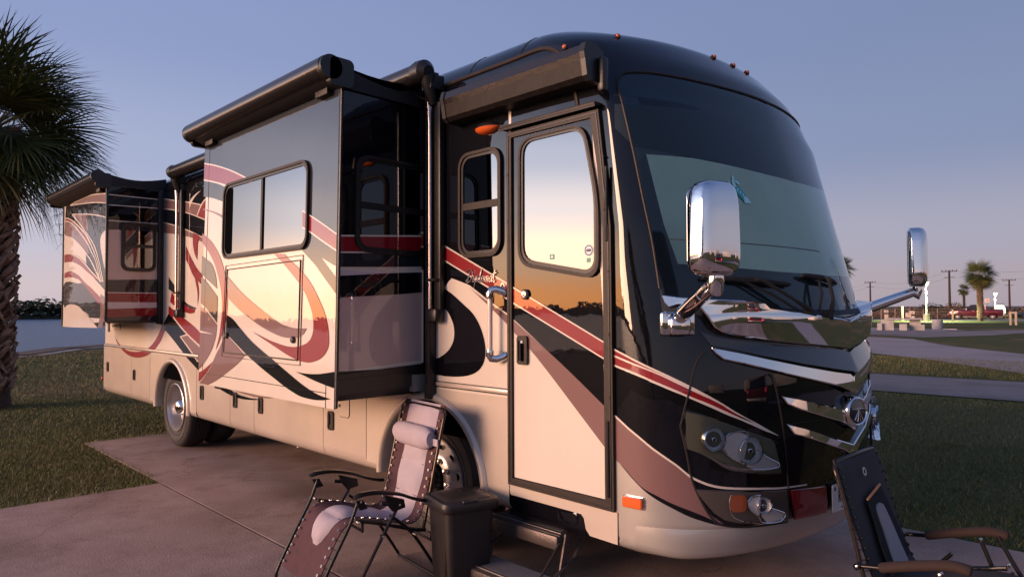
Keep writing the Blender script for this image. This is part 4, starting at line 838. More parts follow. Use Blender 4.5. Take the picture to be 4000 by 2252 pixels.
wi=roundpoly([(.145,2.787),(.630,2.787),(.716,2.39),(.716,1.955),(.143,2.055)],.09,5)
wm=[((a[0]+c[0])/2,(a[1]+c[1])/2) for a,c in zip(wo,wi)]
b=MB(); fw=lambda x,z,d:(x,-.008-d,z)
b.ring(wo,wm,fw,-.004,.020,mbrontrim); b.ring(inset(wm,-.001),wi,fw,-.004,.012,mblacktrim); b.prism(wi,fw,.0,.003,mside); dw=RB(b,'door_window',door,smooth=True,auto=40)
b=MB(); b.prism(inset(wi,-.002),fw,-.0025,-.002,mdark); RB(b,'window_backing',dw)
mwhite=mat('white sticker',(.75,.75,.74),.5); mink2=mat('sticker navy',(.05,.09,.18),.5); msg=mat('sticker green',(.12,.30,.24),.5)
b=MB(); c=(.672,2.078); circ=[(c[0]+.036*math.cos(2*PI*k/24),c[1]+.036*math.sin(2*PI*k/24)) for k in range(24)]; b.prism(circ,fw,.003,.0042,mwhite)
b.ring([(c[0]+.031*math.cos(2*PI*k/24),c[1]+.031*math.sin(2*PI*k/24)) for k in range(24)],[(c[0]+.024*math.cos(2*PI*k/24),c[1]+.024*math.sin(2*PI*k/24)) for k in range(24)],fw,.0042,.0048,mink2)
b.prism(rr(c[0]-.019,c[1]-.008,c[0]+.019,c[1]+.008,.005),fw,.0042,.0048,mink2)
b.prism(rr(.365,2.040,.405,2.072,.004),fw,.003,.0042,msg); b.prism([(.385+.009*math.cos(2*PI*k/14),2.056+.009*math.sin(2*PI*k/14)) for k in range(14)],fw,.0043,.0052,mwhite); b.prism(rr(.655,2.008,.685,2.035,.003),fw,.003,.0042,msg)
RB(b,'window_sticker',dw)
b=MB(); fh=lambda u,v,d:(.133+u,-.008-d,1.485+v)
b.ring(rr(-.045,-.09,.045,.09,.02),rr(-.012,-.07,.022,.045,.01),fh,0,.018,mbrontrim); b.prism(rr(-.013,-.071,.023,.046,.01),fh,.001,.004,mdark); b.cyl((.138,-.028,1.537),.010,.006,mchrome,'y',14); b.tube([(.105,-.028,1.42),(.105,-.030,1.545)],.008,mblacktrim,6); RB(b,'door_handle',door,smooth=True,auto=40)
b=MB(); b.lathe([(.032,0),(.033,.012),(.026,.018),(.0,.018)],mlatch,(.158,-.008,1.833),(0,-1,0),24); b.lathe([(.020,.018),(.019,.024),(0,.025)],mchrome,(.158,-.008,1.833),(0,-1,0),20); b.box((.158,-.034,1.833),(.003,.003,.014),mdark); RB(b,'deadbolt',door,smooth=True,auto=40)
# ---- window beside the door
def window(name,parent,outer,inner,f3,bars=(),m=mside,frame=mbrontrim,R=True,depth=.022,back=True):
    b=MB(); mid=[((a[0]+c[0])/2,(a[1]+c[1])/2) for a,c in zip(outer,inner)]
    b.ring(outer,mid,f3,-.003,depth,frame); b.ring(inset(mid,-.001),inner,f3,-.003,depth*.5,mblacktrim); b.prism(inner,f3,.0015,.003,m)
    if back: b.prism(inner,f3,-.002,-.0005,mdark)
    for (x0,z0,x1,z1) in bars: b.prism([(x0,z0),(x1,z0),(x1,z1),(x0,z1)],f3,.003,depth*.6,frame)
    return b
b=window('w',None,rr(-.492,2.09,-.063,2.812,.10),rr(-.452,2.135,-.103,2.772,.075),wallf,bars=[(-.455,2.418,-.10,2.465)])
o=RB(b,'side_window',smooth=True,auto=40)
# faint curtains and shelf seen inside
# ---- grab handle, name lettering, porch light
b=MB(); b.tube([(-.105,-.075,1.46),(-.105,-.075,1.84)],.017,mat('clear acrylic grab bar',(.75,.62,.55),.12,coat=1),14)
for z,s_ in((1.845,1),(1.445,-1)):
    b.tube([(-.105,-.075,z-s_*.035),(-.105,-.078,z),(-.100,-.070,z+s_*.02),(-.075,-.045,z+s_*.024),(-.045,-.015,z+s_*.01),(-.04,-.001,z)],[.024,.026,.026,.026,.028,.03],mchrome,14)
RB(b,'grab_handle',smooth=True,auto=60)
mchl=mat('raised chrome lettering',(.75,.68,.66),.2,metal=1)
# script name built from pen strokes
def script(mb,strokes,o,sx,sy,shear,r,m):
    for st_ in strokes:
        P=[(o[0]+(u+shear*v)*sx,-.010,o[1]+v*sy-(u*sx)*.035) for u,v in cat(st_,5)]
        mb.tube(P,r,m,6,flat=(1.0,1.3))
L_=[[(-.15,.75),(.05,.98),(.4,1.02),(.75,.85),(.85,.5),(.6,.12),(.2,0),(.02,.12),(.15,.25),(.3,.2)],[(.38,.85),(.32,.5),(.26,.08)],
 [(1.05,.5),(1.0,.2),(1.08,.04),(1.25,.15)],[(1.08,.72),(1.10,.76)],
 [(1.3,.3),(1.42,.5),(1.38,.1),(1.30,-.45)],[(1.42,.42),(1.6,.52),(1.72,.35),(1.62,.08),(1.42,.08)],
 [(1.8,.2),(2.0,.6),(2.08,.98),(1.98,.9),(1.92,.5),(1.95,.06),(2.1,.1)],
 [(2.38,.5),(2.2,.4),(2.2,.12),(2.36,.04),(2.5,.25),(2.44,.46),(2.6,.42)],
 [(2.65,.05),(2.7,.5),(2.72,.35),(2.88,.5),(2.92,.35),(2.9,.05)],[(2.92,.35),(3.08,.5),(3.14,.35),(3.12,.05),(3.25,.12)],
 [(3.62,.45),(3.45,.48),(3.32,.25),(3.4,.05),(3.56,.15),(3.66,.45),(3.64,.12),(3.76,.08)],
 [(3.9,.95),(3.86,.5),(3.88,.1),(4.0,.06),(4.1,.16)],[(3.68,.66),(4.15,.74)]]
b=MB(); script(b,L_,(-.425,1.925),.072,.088,.28,.0033,mchl); RB(b,'script_lettering',smooth=True)
b=MB(); c=(-.062,1.868); ov=lambda k,a,bb:[(c[0]+a*math.cos(2*PI*i/24),c[1]+bb*math.sin(2*PI*i/24)) for i in range(24)]
b.prism(ov(0,.023,.044),wallf,.002,.006,mchl); b.prism(ov(0,.017,.037),wallf,.006,.0075,mat('badge dark',(.04,.05,.04),.4))
for z in (-.012,.0,.012): b.box((c[0],-.0082,c[1]+z),(.022,.001,.005),mchl)
RB(b,'oval_badge')
b=MB(); c=Vector((-.20,-.0,2.945)); V=[];F=[]
for i in range(9):
    t=PI*i/8
    for k in range(13):
        u=-1+2*k/12; hw=(1-u*u)**.6
        V.append(c+Vector((u*.115,-.002-.075*hw*math.sin(t)*.9,.042*hw*math.cos(t)+.0)))
for i in range(8):
    for k in range(12): a=i*13+k; F.append((a,a+1,a+14,a+13))
b.add(V[:13*5],[f_ for f_ in F if max(f_)<13*5],mblacktrim); b.add(V[13*4:],[tuple(q-13*4 for q in f_) for f_ in F if min(f_)>=13*4],mamber)
RB(b,'porch_light',smooth=True,auto=70)
# ---- door awning (box case with fabric roll)
b=MB(); prof=[(-.0,3.20),(-.10,3.235),(-.15,3.215),(-.165,3.165),(-.155,3.13),(-.14,3.045),(-.115,3.02),(-.0,3.02)]
x0,x1=-.47,.745
V=[(x,y,z) for x in(x0,x1) for y,z in prof]; n=len(prof)
for k in range(4): b.add([V[k],V[k+1],V[n+k+1],V[n+k]],[(0,1,2,3)],mawn)
for k in range(4,n-1): b.add([V[k],V[k+1],V[n+k+1],V[n+k]],[(0,1,2,3)],mstreak)
aw=RB(b,'door_awning',smooth=True,auto=25)
for x,sg in((x0,-1),(x1,1)):
    b=MB(); b.prism([(y*1.04,3.125+(z-3.125)*1.06) for y,z in prof],lambda u,v,d:(d,u,v),x,x+sg*.035,mblacktrim); RB(b,'end_cap',aw)
b=MB(); b.rbox((.80,-.03,3.06),(.05,.06,.20),mblacktrim,.02); RB(b,'motor_cap',aw,smooth=True)
# ---- patio awnings: roller tube along the roof + hanging arms
def patio(x0,x1,arms,name='patio_awning'):
    b=MB(); yc,zc=-.13,3.425; r=.075
    b.tube([(x0,yc,zc),(x1,yc,zc)],r,mawn,20); b.box(((x0+x1)/2,-.06,zc-.01),(x1-x0,.10,.05),mblacktrim)
    o=RB(b,name,smooth=True,auto=40)
    for x in arms:
        sg=1 if x>(x0+x1)/2 else -1
        b=MB(); b.tube([(x-.10*sg,yc,zc+.0),(x-.05*sg,yc,zc+.005),(x,yc,zc),(x+.04*sg,yc,zc-.01)],[r*1.05,r*1.12,r*1.10,r*.6],mblacktrim,18); b.box((x,-.06,zc-.07),(.10,.12,.10),mblacktrim)
        b.tube([(x,yc+.02,zc-.03),(x,-.09,3.30),(x,-.06,3.20)],[.06,.045,.03],mblacktrim,12); RB(b,'end_cap',o,smooth=True)
        b=MB(); b.rbox((x+.03,-.03,2.46),(.075,.05,1.52),mblacktrim,.012); b.tube([(x-.035,-.065,3.22),(x-.025,-.07,3.05),(x-.025,-.07,1.73)],[.03,.017,.015],mat('arm bright bar',(.35,.30,.30),.15,metal=1),10)
        b.box((x,-.06,1.95),(.10,.07,.02),mblacktrim); b.rbox((x+.005,-.05,1.70),(.12,.09,.10),mblacktrim,.02)
        RB(b,'awning_arm',o,smooth=True,auto=40)
patio(-5.85,-.72,[-.72,-5.85])
# ---- window openings behind slide: flange of main slide
b=MB(); b.rbox((-.79,-.03,2.25),(.055,.07,2.22),mblacktrim,.01); b.box((-.855,.01,2.25),(.09,.05,2.2),mdark); b.tube([(-.765,-.068,1.2),(-.765,-.068,3.24),(-.9,-.068,3.30)],.008,mbrontrim,6); b.rbox((-.80,-.03,1.15),(.07,.06,.10),mblacktrim,.01); RB(b,'slide_opening_trim',smooth=True,auto=40)
# ---- main slide-out (tilts very slightly outward)
TH=.018
SL_M=Matrix.Translation(Vector((-.94,-.717,1.08))-RV.location)@Matrix.Rotation(-TH,4,'X')
WS,HS=2.30,2.215; DS=.95
b=MB()
b.add([(-WS,.012,.21),(0,.012,.21),(0,.012,HS),(-WS,.012,HS),(-WS,DS,.21),(0,DS,.24),(0,DS,HS),(-WS,DS,HS)],[(0,1,2,3),(1,5,6,2),(0,3,7,4),(3,2,6,7),(0,4,5,1)],PT['cream'])
# fascia wider than the box: left and bottom lips
b.prism([(-WS-.09,0),(.0,0),(.0,HS+.0),(-WS-.02,HS+0)],lambda u,v,d:(u,.014-d,v),.0,.020,PT['cream'])
sf=lambda x,z,d:(x,-.006-d,z)
decals(b,'slide',sf,(-WS-.085,-.001,.001,HS-.03))
decals(b,'sside',lambda y,z,d:(.0+d,y,z),(.0,.9,.24,HS-.02))
b.add([(.0015,.0,.20),(.0015,DS,.20),(.0015,DS,.25),(.0015,.0,.25)],[(0,1,2,3)],mblacktrim)
slide=b.build('slide_out',RV); slide.matrix_local=SL_M
# grey lower part of the slide side
b=MB(); b.add([(.001,.02,.25),(.001,DS,.32),(.001,DS,.92),(.001,.02,.82)],[(0,1,2,3)],PT['mauve'])
mgreyside=paint('slide side warm grey',(.50,.36,.33)); b.mats[0]=mgreyside; b.build('lower_side_panel',slide)
b=MB(); wpz=[(.0,1.055),(.7,.93)]
b.add([(.0018,.005,.93),(.0018,.9,.92),(.0018,.9,.845),(.0018,.005,.90)],[(0,1,2,3)],paint('light grey stripe',(.55,.47,.49)))
b.build('side_stripe',slide)
b=MB(); b.rbox((.01,.005,1.10),(.022,.02,2.19),mblacktrim,.006); b.box((.012,.47,.235),(.024,.93,.05),mblacktrim,rot=Matrix.Rotation(.07,3,'X')); b.box((.014,.47,.165),(.03,.93,.10),mblacktrim,rot=Matrix.Rotation(.05,3,'X')); b.build('corner_trim',slide)
b=MB()
for L in ([(-2.30,.097),(-.107,.099)],[(-.107,.0),(-.107,.18)],[(-2.305,.10),(-2.26,HS-.05)]):
    b.tube([(u,-.0075,v) for u,v in L],.0028,mgroove,5)
b.build('panel_seam',slide)
# compartment door in the slide face
cd=[(-1.805,1.007),(-.494,1.022),(-.506,.296),(-1.836,.298)]
b=MB(); b.ring(cd,inset(cd,.006),sf,.001,.0085,mgroove); b.ring(inset(cd,-.03),inset(cd,-.033),sf,.001,.0065,mgroove)
for u in (-1.771,-.58): b.lathe([(.026,.0),(.026,.012),(.019,.02),(0,.021)],mlatch,(u,-.008,.445),(0,-1,0),18)
b.box((-1.17,-.012,.300),(1.30,.006,.010),mblacktrim); b.build('compartment_door',slide,smooth=True,auto=40)
def WIN(outer,inner,f3,bars): return window('w',None,outer,inner,f3,bars)
b=WIN(rr(-1.895,1.095,-.385,1.742,.10),rr(-1.855,1.135,-.425,1.702,.075),sf,[(-1.158,1.13,-1.128,1.705)])
b.build('window',slide,smooth=True,auto=40)
# black strip over the pane's left side, painted in for a dark reflection
b=MB(); b.prism(rr(-1.853,1.137,-1.72,1.70,.03),sf,.0035,.005,mdark); b.build('painted_pane_reflection',slide)
ssf=lambda y,z,d:(.0+d,y,z)
b=window('w',None,rr(.125,1.06,.745,1.735,.10),rr(.165,1.10,.715,1.695,.075),ssf,bars=[(.16,1.365,.72,1.41)],frame=mblacktrim); b.build('window',slide,smooth=True,auto=40)
# slide topper awning
b=MB(); b.tube([(-2.42,-.12,2.27),(.04,-.12,2.27)],.075,mawn,20); b.prism([(-.19,2.24),(-.13,2.20),(-.02,2.16),(.05,2.18),(.05,2.30),(-.1,2.33)],lambda u,v,d:(d,u,v),-2.36,.02,mawnf)
ta=b.build('slide_awning',slide,smooth=True,auto=40)
b=MB()
for x in(-2.42,.04): b.tube([(x-.03,-.11,2.265),(x+.03,-.11,2.265)],[.082,.082],mblacktrim,20); b.prism(rr(-.12,2.15,.06,2.34,.04),lambda u,v,d:(d,u,v),x-.02,x+.03,mblacktrim)
b.build('end_cap',ta,smooth=True,auto=40) if 0 else b.build('awning_end_cap',slide,smooth=True,auto=40)
b=MB()
for x in(-2.18,-.17): b.rbox((x,-.03,2.165),(.17,.05,.07),mbrontrim,.008)
b.build('awning_bracket',slide,smooth=True)
b=MB(); V=[];F=[]
for i in range(9):
    t=i/8; V+=[(-2.36,-.06+t*1.05,2.32+.14*t-.09*math.sin(PI*t)),(.02,-.06+t*1.05,2.32+.14*t-.09*math.sin(PI*t))]
for i in range(8): F.append((2*i,2*i+1,2*i+3,2*i+2))
b.add(V,F,mawnf); b.add([(x+.002,y,z-.06*(1-abs(2*i/8-1))) for i,(x,y,z) in enumerate(V[1::2])]+[(x+.002,y,2.16) for x,y,z in V[1::2]],[(i,i+1,i+10,i+9) for i in range(8)],mawnf); b.build('topper_fabric',slide)
# support beam under the slide
mgalv0=mat('galvanised slide bracket',(.30,.25,.22),.5)
b=MB(); b.rbox((-1.02,-.30,1.165),(.16,.80,.07),mblacktrim,.006); b.rbox((-1.05,-.3,1.235),(.12,.74,.02),mgalv0,.004); b.rbox((-2.9,-.3,1.095),(.16,.84,.07),mblacktrim,.006); b.box((-.98,-.05,1.21),(.2,.12,.12),malu); RB(b,'slide_rail',smooth=True,auto=40)
# ---- rear slide-out
RX0,RX1,RY_=-8.86,-6.60,-.66
b=MB(); b.add([(RX0,RY_,1.50),(RX1,RY_,1.60),(RX1,RY_,3.31),(RX0,RY_,3.31),(RX0,.3,1.5),(RX1,.3,1.6),(RX1,.3,3.31),(RX0,.3,3.31)],[(0,1,2,3),(1,5,6,2),(0,3,7,4),(3,2,6,7),(0,4,5,1)],PT['cream'])
decals(b,'rs',lambda x,z,d:(x,RY_-d,z),(RX0,RX1,1.50,3.30)); decals(b,'rss',lambda y,z,d:(RX1+d,y,z),(RY_,.2,1.60,3.30))
b.add([(RX1+.0008,RY_,1.60),(RX1+.0008,.2,1.60),(RX1+.0008,.2,1.66),(RX1+.0008,RY_,1.66)],[(0,1,2,3)],PT['black'])
# mauve-grey middle of the side
b.add([(RX1+.0006,RY_,2.12),(RX1+.0006,.2,2.13),(RX1+.0006,.2,2.75),(RX1+.0006,RY_,2.75)],[(0,1,2,3)],mgreyside); b.add([(RX1+.0007,RY_,1.76),(RX1+.0007,.2,1.765),(RX1+.0007,.2,1.85),(RX1+.0007,RY_,1.843)],[(0,1,2,3)],MATS['light grey stripe'])
rs=RB(b,'slide_out')
b=MB(); b.rbox((RX1,RY_,2.45),(.03,.03,1.72),mblacktrim,.006); b.rbox((RX1-.01,-.02,2.43),(.10,.09,1.75),mblacktrim,.01); b.box((RX1,-.25,1.59),(.03,.8,.03),mblacktrim); b.rbox((RX0,RY_,2.4),(.03,.03,1.8),mbrontrim,.006); RB(b,'corner_trim',rs,smooth=True)
b=window('w',None,rr(-.495,2.235,-.085,2.86,.09),rr(-.455,2.28,-.12,2.815,.065),lambda y,z,d:(RX1+d,y,z),bars=[(-.46,2.54,-.115,2.58)],frame=mblacktrim); RB(b,'window',rs,smooth=True,auto=40)
b=MB(); b.tube([(RX0-.20,-.77,3.40),(RX1+.02,-.77,3.40)],.075,mawn,18); b.prism([(-.85,3.38),(-.78,3.30),(-.66,3.27),(-.62,3.32),(-.66,3.44)],lambda u,v,d:(d,u,v),RX0-.15,RX1,mbrontrim); ra=RB(b,'slide_awning',rs,smooth=True,auto=40)
b=MB()
for x in(RX0-.22,RX1): b.tube([(x-.02,-.77,3.40),(x+.04,-.77,3.40)],.083,mblacktrim,18); b.prism(rr(-.80,3.27,-.62,3.45,.03),lambda u,v,d:(d,u,v),x-.01,x+.03,mblacktrim)
b.rbox((RX1-.22,RY_-.03,3.27),(.16,.05,.07),mbrontrim,.008); RB(b,'end_cap',rs,smooth=True,auto=40)
b=MB(); V=[];F=[]
for i in range(9):
    t=i/8; y=-.72+t*.75; V+=[(RX0-.1,y,3.46-.06*math.sin(PI*t)),(RX1+.02,y,3.46-.06*math.sin(PI*t))]
for i in range(8): F.append((2*i,2*i+1,2*i+3,2*i+2))
b.add(V,F,mawnf); b.add([(x+.003,y,z-.003) for x,y,z in V[1::2]]+[(x+.003,y,3.30) for x,y,z in V[1::2]],[(i,i+1,i+10,i+9) for i in range(8)],mawnf); RB(b,'topper_fabric',rs)
# ---- exterior mirrors
def mirror(far):
    S=-1 if far else 1; Y=lambda y: 2.55-y if far else y
    P=lambda x,y,z: Vector((x,Y(y),z))
    b=MB(); ang=math.radians(-33)*S
    base=NPo(1.29,1.66,.03,far); axn=Vector((.80,-.60*S,0)).normalized(); rot=Matrix((Vector((axn.y,-axn.x,0))*-1,-axn,Vector((0,0,1)))).transposed()
    b.rbox(base,(.19,.03,.125),mchrome,.012,rot=rot,seg=3); b.rbox(base+axn*.03-Vector((0,0,.012)),(.115,.05,.10),mchrome,.02,rot=rot,seg=3)
    e=P(1.57,-.165,1.865); s0=base+axn*.045+Vector((0,0,.04))
    b.tube([s0,s0.lerp(e,.5),s0.lerp(e,.93),e+Vector((0,0,-.03)),e,e+Vector((0,0,.035))],[.040,.038,.034,.038,.038,.036],mchrome,20)
    b.tube([s0.lerp(e,.12),s0.lerp(e,.135)],.0415,mchrome,20); b.tube([s0.lerp(e,.66),s0.lerp(e,.67)],.038,mchrome,20)
    arm=RB(b,'mirror_arm',smooth=True,auto=50)
    # housing: rounded box loft
    b=MB(); c=P(1.57,-.175,2.115); V=[];F=[]; nz=18; nn_=28
    rz=math.radians(-14)*S
    for i in range(nz+1):
        t=-1+2*i/nz; z=.222*math.sin(t*PI/2)
        k=(1-abs(math.sin(t*PI/2))**5)**(1/5) if abs(t)<1 else 0
        k=max(k,.0); wv=.138*(.93+.07*(-math.sin(t*PI/2))) if 1 else .17
        for j in range(nn_):
            a=2*PI*j/nn_; ca,sa=math.cos(a),math.sin(a); ex=2/3.6
            yy=wv*k*abs(ca)**ex*(1 if ca>0 else -1)
            xx=abs(sa)**ex*(1 if sa>0 else -1)
            xx=.095*k*xx if xx>0 else .03*min(1,k*1.3)*xx
            q=Matrix.Rotation(rz,3,'Z')@Vector((xx-.02,yy*1,z)); V.append(c+q)
    for i in range(nz):
        for j in range(nn_): a=i*nn_+j;bq=i*nn_+(j+1)%nn_; F.append((a,bq,bq+nn_,a+nn_))
    b.add(V,F,mchrome); b.cyl(c+Vector((0,0,-.225)),.022,.05,mblacktrim,'z',14); h=RB(b,'mirror_head',arm,smooth=True,auto=80)
    b=MB(); q=Matrix.Rotation(rz,3,'Z'); b.prism(rr(-.120,-.20,.120,.20,.05),lambda u,v,d:c+q@Vector((-.052-d,u,v)),0,.003,mchrome); RB(b,'mirror_glass',arm)
mirror(False); mirror(True)
# ---- wipers
def wiper(s0,z0,s1,z1,sa,za,far=False,sb=None,zb=None):
    b=MB(); P=[NPo(s0+(s1-s0)*t,z0+(z1-z0)*t,.035+.012*math.sin(PI*t),far) for t in np.linspace(0,1,9)]
    b.tube(P,[.010,.014,.016,.018,.020,.018,.016,.014,.010],mrubber,6); b.tube([p-Vector((0.012,0,.012)) for p in P],.005,mrubber,5)
    m=P[4]; a=NPo(sa,za,.06,far); b.tube([m,m.lerp(a,.1)+Vector((.03,0,.02)),m.lerp(a,.6)+Vector((.03,0,.0)),a],[.012,.012,.009,.016],mrubber,7)
    a2=NPo(sa-.12,za+.01,.05,far); m2=P[3]; b.tube([m2,m2.lerp(a2,.5)+Vector((.02,0,0)),a2],.008,mrubber,6)
    b.lathe([(.03,-.03),(.03,.02),(.02,.03),(0,.03)],mrubber,a-Vector((.02,0,.02)),(0,0,1),12); RB(b,'windshield_wiper',smooth=True,auto=50)
wiper(1.49,1.905,2.25,1.868,2.40,1.705)
wiper(2.40,1.925,2.80,1.885,2.62,1.70)
# antenna / glasses hanging behind windshield skipped: small interior mirror strip
# ---- entry steps
mstep=mat('step metal black',(.10,.08,.076),.4,metal=.4,bump=.2,bscale=60); mgrit=mat('anti-slip tread',(.12,.12,.14),.9,bump=1,bscale=160,bdist=.004)
b=MB(); b.rbox((.11,.13,.375),(.63,.27,.045),mstep,.012); b.rbox((.11,-.012,.352),(.63,.03,.085),mstep,.014); b.box((.11,.15,.3985),(.55,.18,.003),mgrit); b.box((.11,.025,.399),(.60,.005,.004),malu)
st1=RB(b,'entry_step',smooth=True,auto=40)
b=MB(); b.rbox((.16,-.20,.165),(.66,.25,.04),mstep,.012); b.rbox((.16,-.325,.145),(.66,.03,.075),mstep,.014); b.box((.16,-.19,.187),(.58,.17,.003),mgrit); b.box((.16,-.30,.188),(.62,.005,.004),malu)
RB(b,'entry_step',smooth=True,auto=40)
b=MB()
for x in(-.19,.44):
    b.box((x,.02,.27),(.012,.045,.26),mstep,rot=Matrix.Rotation(-.25,3,'X')); b.tube([(x,.20,.37),(x+.01,.10,.25),(x+.01,-.12,.16)],.010,mstep,6); b.tube([(x,-.02,.36),(x,-.22,.17)],.008,mbrontrim,6)
    b.box((x,.22,.46),(.02,.10,.20),mstep)
b.box((.12,.30,.47),(.62,.02,.18),mstep); b.cyl((-.10,.10,.46),.012,.2,mbrontrim,'z',8); RB(b,'step_linkage')
b=MB(); b.tube([(.53,.02,.553),(.56,.015,.552)],.02,mat('white tag',(.6,.6,.56),.6),8); RB(b,'step_switch')
# ================================================================ CHAIRS AND BIN
mframe=mat('black powder-coated tube',(.018,.016,.016),.32,metal=.5); mrivet=mat('rivet',(.6,.55,.52),.25,metal=1)
mmaroon=mat('dark maroon sling fabric',(.075,.028,.036),.85,bump=.5,bscale=300,bdist=.003,var=.25,vscale=12)
mlilac=mat('lilac grey padding',(.42,.36,.40),.85,bump=.35,bscale=260,bdist=.003,var=.08,vscale=9)
mcord=mat('black bungee',(.01,.01,.01),.8)
def zero_g(root,path,front,rear,xleg,rail,backt,arm,halfw,hw_back,m_sl,m_pad,m_arm,padrange,armw=.028,foam=False,thick=.006):
    P=lambda l,f,z:(l,-f,z)
    pc=cat(path,6); n=len(pc)
    cum=[0]
    for a,c in zip(pc[:-1],pc[1:]): cum.append(cum[-1]+math.hypot(c[0]-a[0],c[1]-a[1]))
    T=cum[-1]
    # sling
    b=MB(); nc=12; V=[];F=[]
    for i,(f,z) in enumerate(pc):
        a=pc[max(i-1,0)];c=pc[min(i+1,n-1)]; d=math.hypot(c[0]-a[0],c[1]-a[1]); nx,nz=-(c[1]-a[1])/d,(c[0]-a[0])/d   # upper side normal
        if nz<0 and nx<0: pass
        for k in range(nc+1):
            u=-1+2*k/nc; sag=.018*(1-u*u)
            V.append(P(u*halfw,f-(-nx)*0+nx*sag*-1*0+ (0),z)); V[-1]=P(u*halfw,f-nx*sag*-1,z-nz*sag*-1)
    for i in range(n-1):
        for k in range(nc): a=i*(nc+1)+k; F.append((a,a+1,a+nc+2,a+nc+1))
    b.add(V,F,m_sl)
    V2=[(x,y+.004,z-thick) for x,y,z in V]; b.add(V2,[f_[::-1] for f_ in F],m_sl)
    for i in range(n-1):
        for e in (0,nc):
            a=i*(nc+1)+e; b.add([V[a],V[a+nc+1],V2[a+nc+1],V2[a]],[(0,1,2,3)],m_sl)
    sl=b.build('sling',root,smooth=True,auto=60)
    # quilted pad
    b=MB(); V=[];F=[]; t0,t1=padrange; idx=[i for i in range(n) if t0<=cum[i]/T<=t1]; fine=np.linspace(t0,t1,90)
    def at(t):
        s=t*T; i=min(max(int(np.searchsorted(cum,s))-1,0),n-2); q=(s-cum[i])/max(1e-6,cum[i+1]-cum[i]); f=pc[i][0]+(pc[i+1][0]-pc[i][0])*q; z=pc[i][1]+(pc[i+1][1]-pc[i][1])*q
        d=math.hypot(pc[i+1][0]-pc[i][0],pc[i+1][1]-pc[i][1]); return f,z,(pc[i+1][1]-pc[i][1])/d,-(pc[i+1][0]-pc[i][0])/d
    nk=14
    sg_=1
    for t in fine:
        f,z,tz,tf=at(t); nf,nz=(tz,tf)
        hwid=hw_back(t); lump=.004+.030*abs(math.sin((t-t0)/(t1-t0)*PI*7))**.5 if not foam else .02
        endr=min(1,(t-t0)/.02,(t1-t)/.02)
        for k in range(nk+1):
            u=-1+2*k/nk; h=lump*(1-abs(u)**4)*endr-.018*(-(1-(u*hwid/halfw)**2))*-1
            V.append(P(u*hwid,f+sg_*nf*(h+.003),z+sg_*nz*(h+.003)))
    for i in range(len(fine)-1):
        for k in range(nk): a=i*(nk+1)+k; F.append((a,a+1,a+nk+2,a+nk+1))
    b.add(V,F,m_pad); b.build('padding',root,smooth=True,auto=80)
    if not foam:
        for q in range(1,7):
            t=t0+(t1-t0)*q/7; f,z,nf,nz=at(t); hwid=hw_back(t); b=MB(); b.tube([P(u*hwid,f+nf*(.008-.018*(1-(u*hwid/halfw)**2)+.004*(1-u*u)),z+nz*(.008-.018*(1-(u*hwid/halfw)**2)+.004*(1-u*u))) for u in np.linspace(-.96,.96,11)],.0022,mat('seam thread',(.10,.075,.09),.9),5); b.build('seam',root)
    # frame tubes
    def two(name,pts,l,r,cross=None,m=mframe):
        b=MB()
        if cross:
            Lp=cat(pts,4); b.tube([P(-l,*p) for p in Lp]+[P(-l*.9,cross[0]+.015,cross[1]),P(l*.9,cross[0]+.015,cross[1])]+[P(l,*p) for p in Lp[::-1]],r,m,8)
        else:
            for s_ in(-1,1): b.tube([P(s_*l,*p) for p in cat(pts,4)],r,m,8)
        return b.build(name,root,smooth=True,auto=60)
    two('front_leg',front,.315,.0105,front[-1]); two('rear_leg',rear,.34,.0105,rear[-1]); two('cross_leg',xleg,.30,.0105,xleg[-1]); two('seat_rail',rail,.285,.012)
    bt=cat(backt,4); b=MB(); b.tube([P(-.285,*p) for p in bt]+[P(-.25,bt[-1][0]-.012,bt[-1][1]+.03),P(.25,bt[-1][0]-.012,bt[-1][1]+.03)]+[P(.285,*p) for p in bt[::-1]],.0105,mat('tube with painted bronze light',(.06,.045,.036),.28,metal=.8),8); b.build('back_frame',root,smooth=True,auto=60)  # back tube: light on the black tubing is put into a bronze colour
    b=MB()
    for f0,z0 in (rail[0],rail[-1]): b.tube([P(-.285,f0-.05,z0-.02),P(-.2,f0-.09,z0-.10),P(.2,f0-.09,z0-.10),P(.285,f0-.05,z0-.02)],.009,mframe,8)
    b.build('stretcher',root,smooth=True)
    for s_ in(-1,1):
        b=MB(); ap=cat(arm,5)
        if foam: b.tube([P(s_*.34,*p) for p in ap],[.020]+[.024]*(len(ap)-2)+[.020],m_arm,12,flat=(1.0,1.25)); b.tube([P(s_*.34,arm[-1][0]-.10,arm[-1][1]-.015),P(s_*.34,*arm[-1])],.011,mframe,8); b.lathe([(.016,-.02),(.016,.02)],mframe,P(s_*.34,arm[-1][0]-.10,arm[-1][1]-.015),(1,0,0),12); b.lathe([(.008,.021),(0,.024)],mrivet,P(s_*.34,arm[-1][0]-.10,arm[-1][1]-.015),(1,0,0),10); b.lathe([(.008,-.021),(0,-.024)],mrivet,P(s_*.34,arm[-1][0]-.10,arm[-1][1]-.015),(1,0,0),10)
        else:
            V=[];F=[];m_=len(ap)
            for i,(f,z) in enumerate(ap):
                t=i/(m_-1); wd=.033*(1-.5*t)*(.55+.45*min(1,t*8)); th=.020
                for a,c in ((-1,-.6),(-1,.4),(-.6,1),(.6,1),(1,.4),(1,-.6)): V.append(P(s_*.345+a*wd,f,z+c*th*.6))
            for i in range(m_-1):
                for k in range(6): F.append((i*6+k,i*6+(k+1)%6,(i+1)*6+(k+1)%6,(i+1)*6+k))
            F+=[tuple(range(6)),tuple(range((m_-1)*6,m_*6))]; b.add(V,F,m_arm)
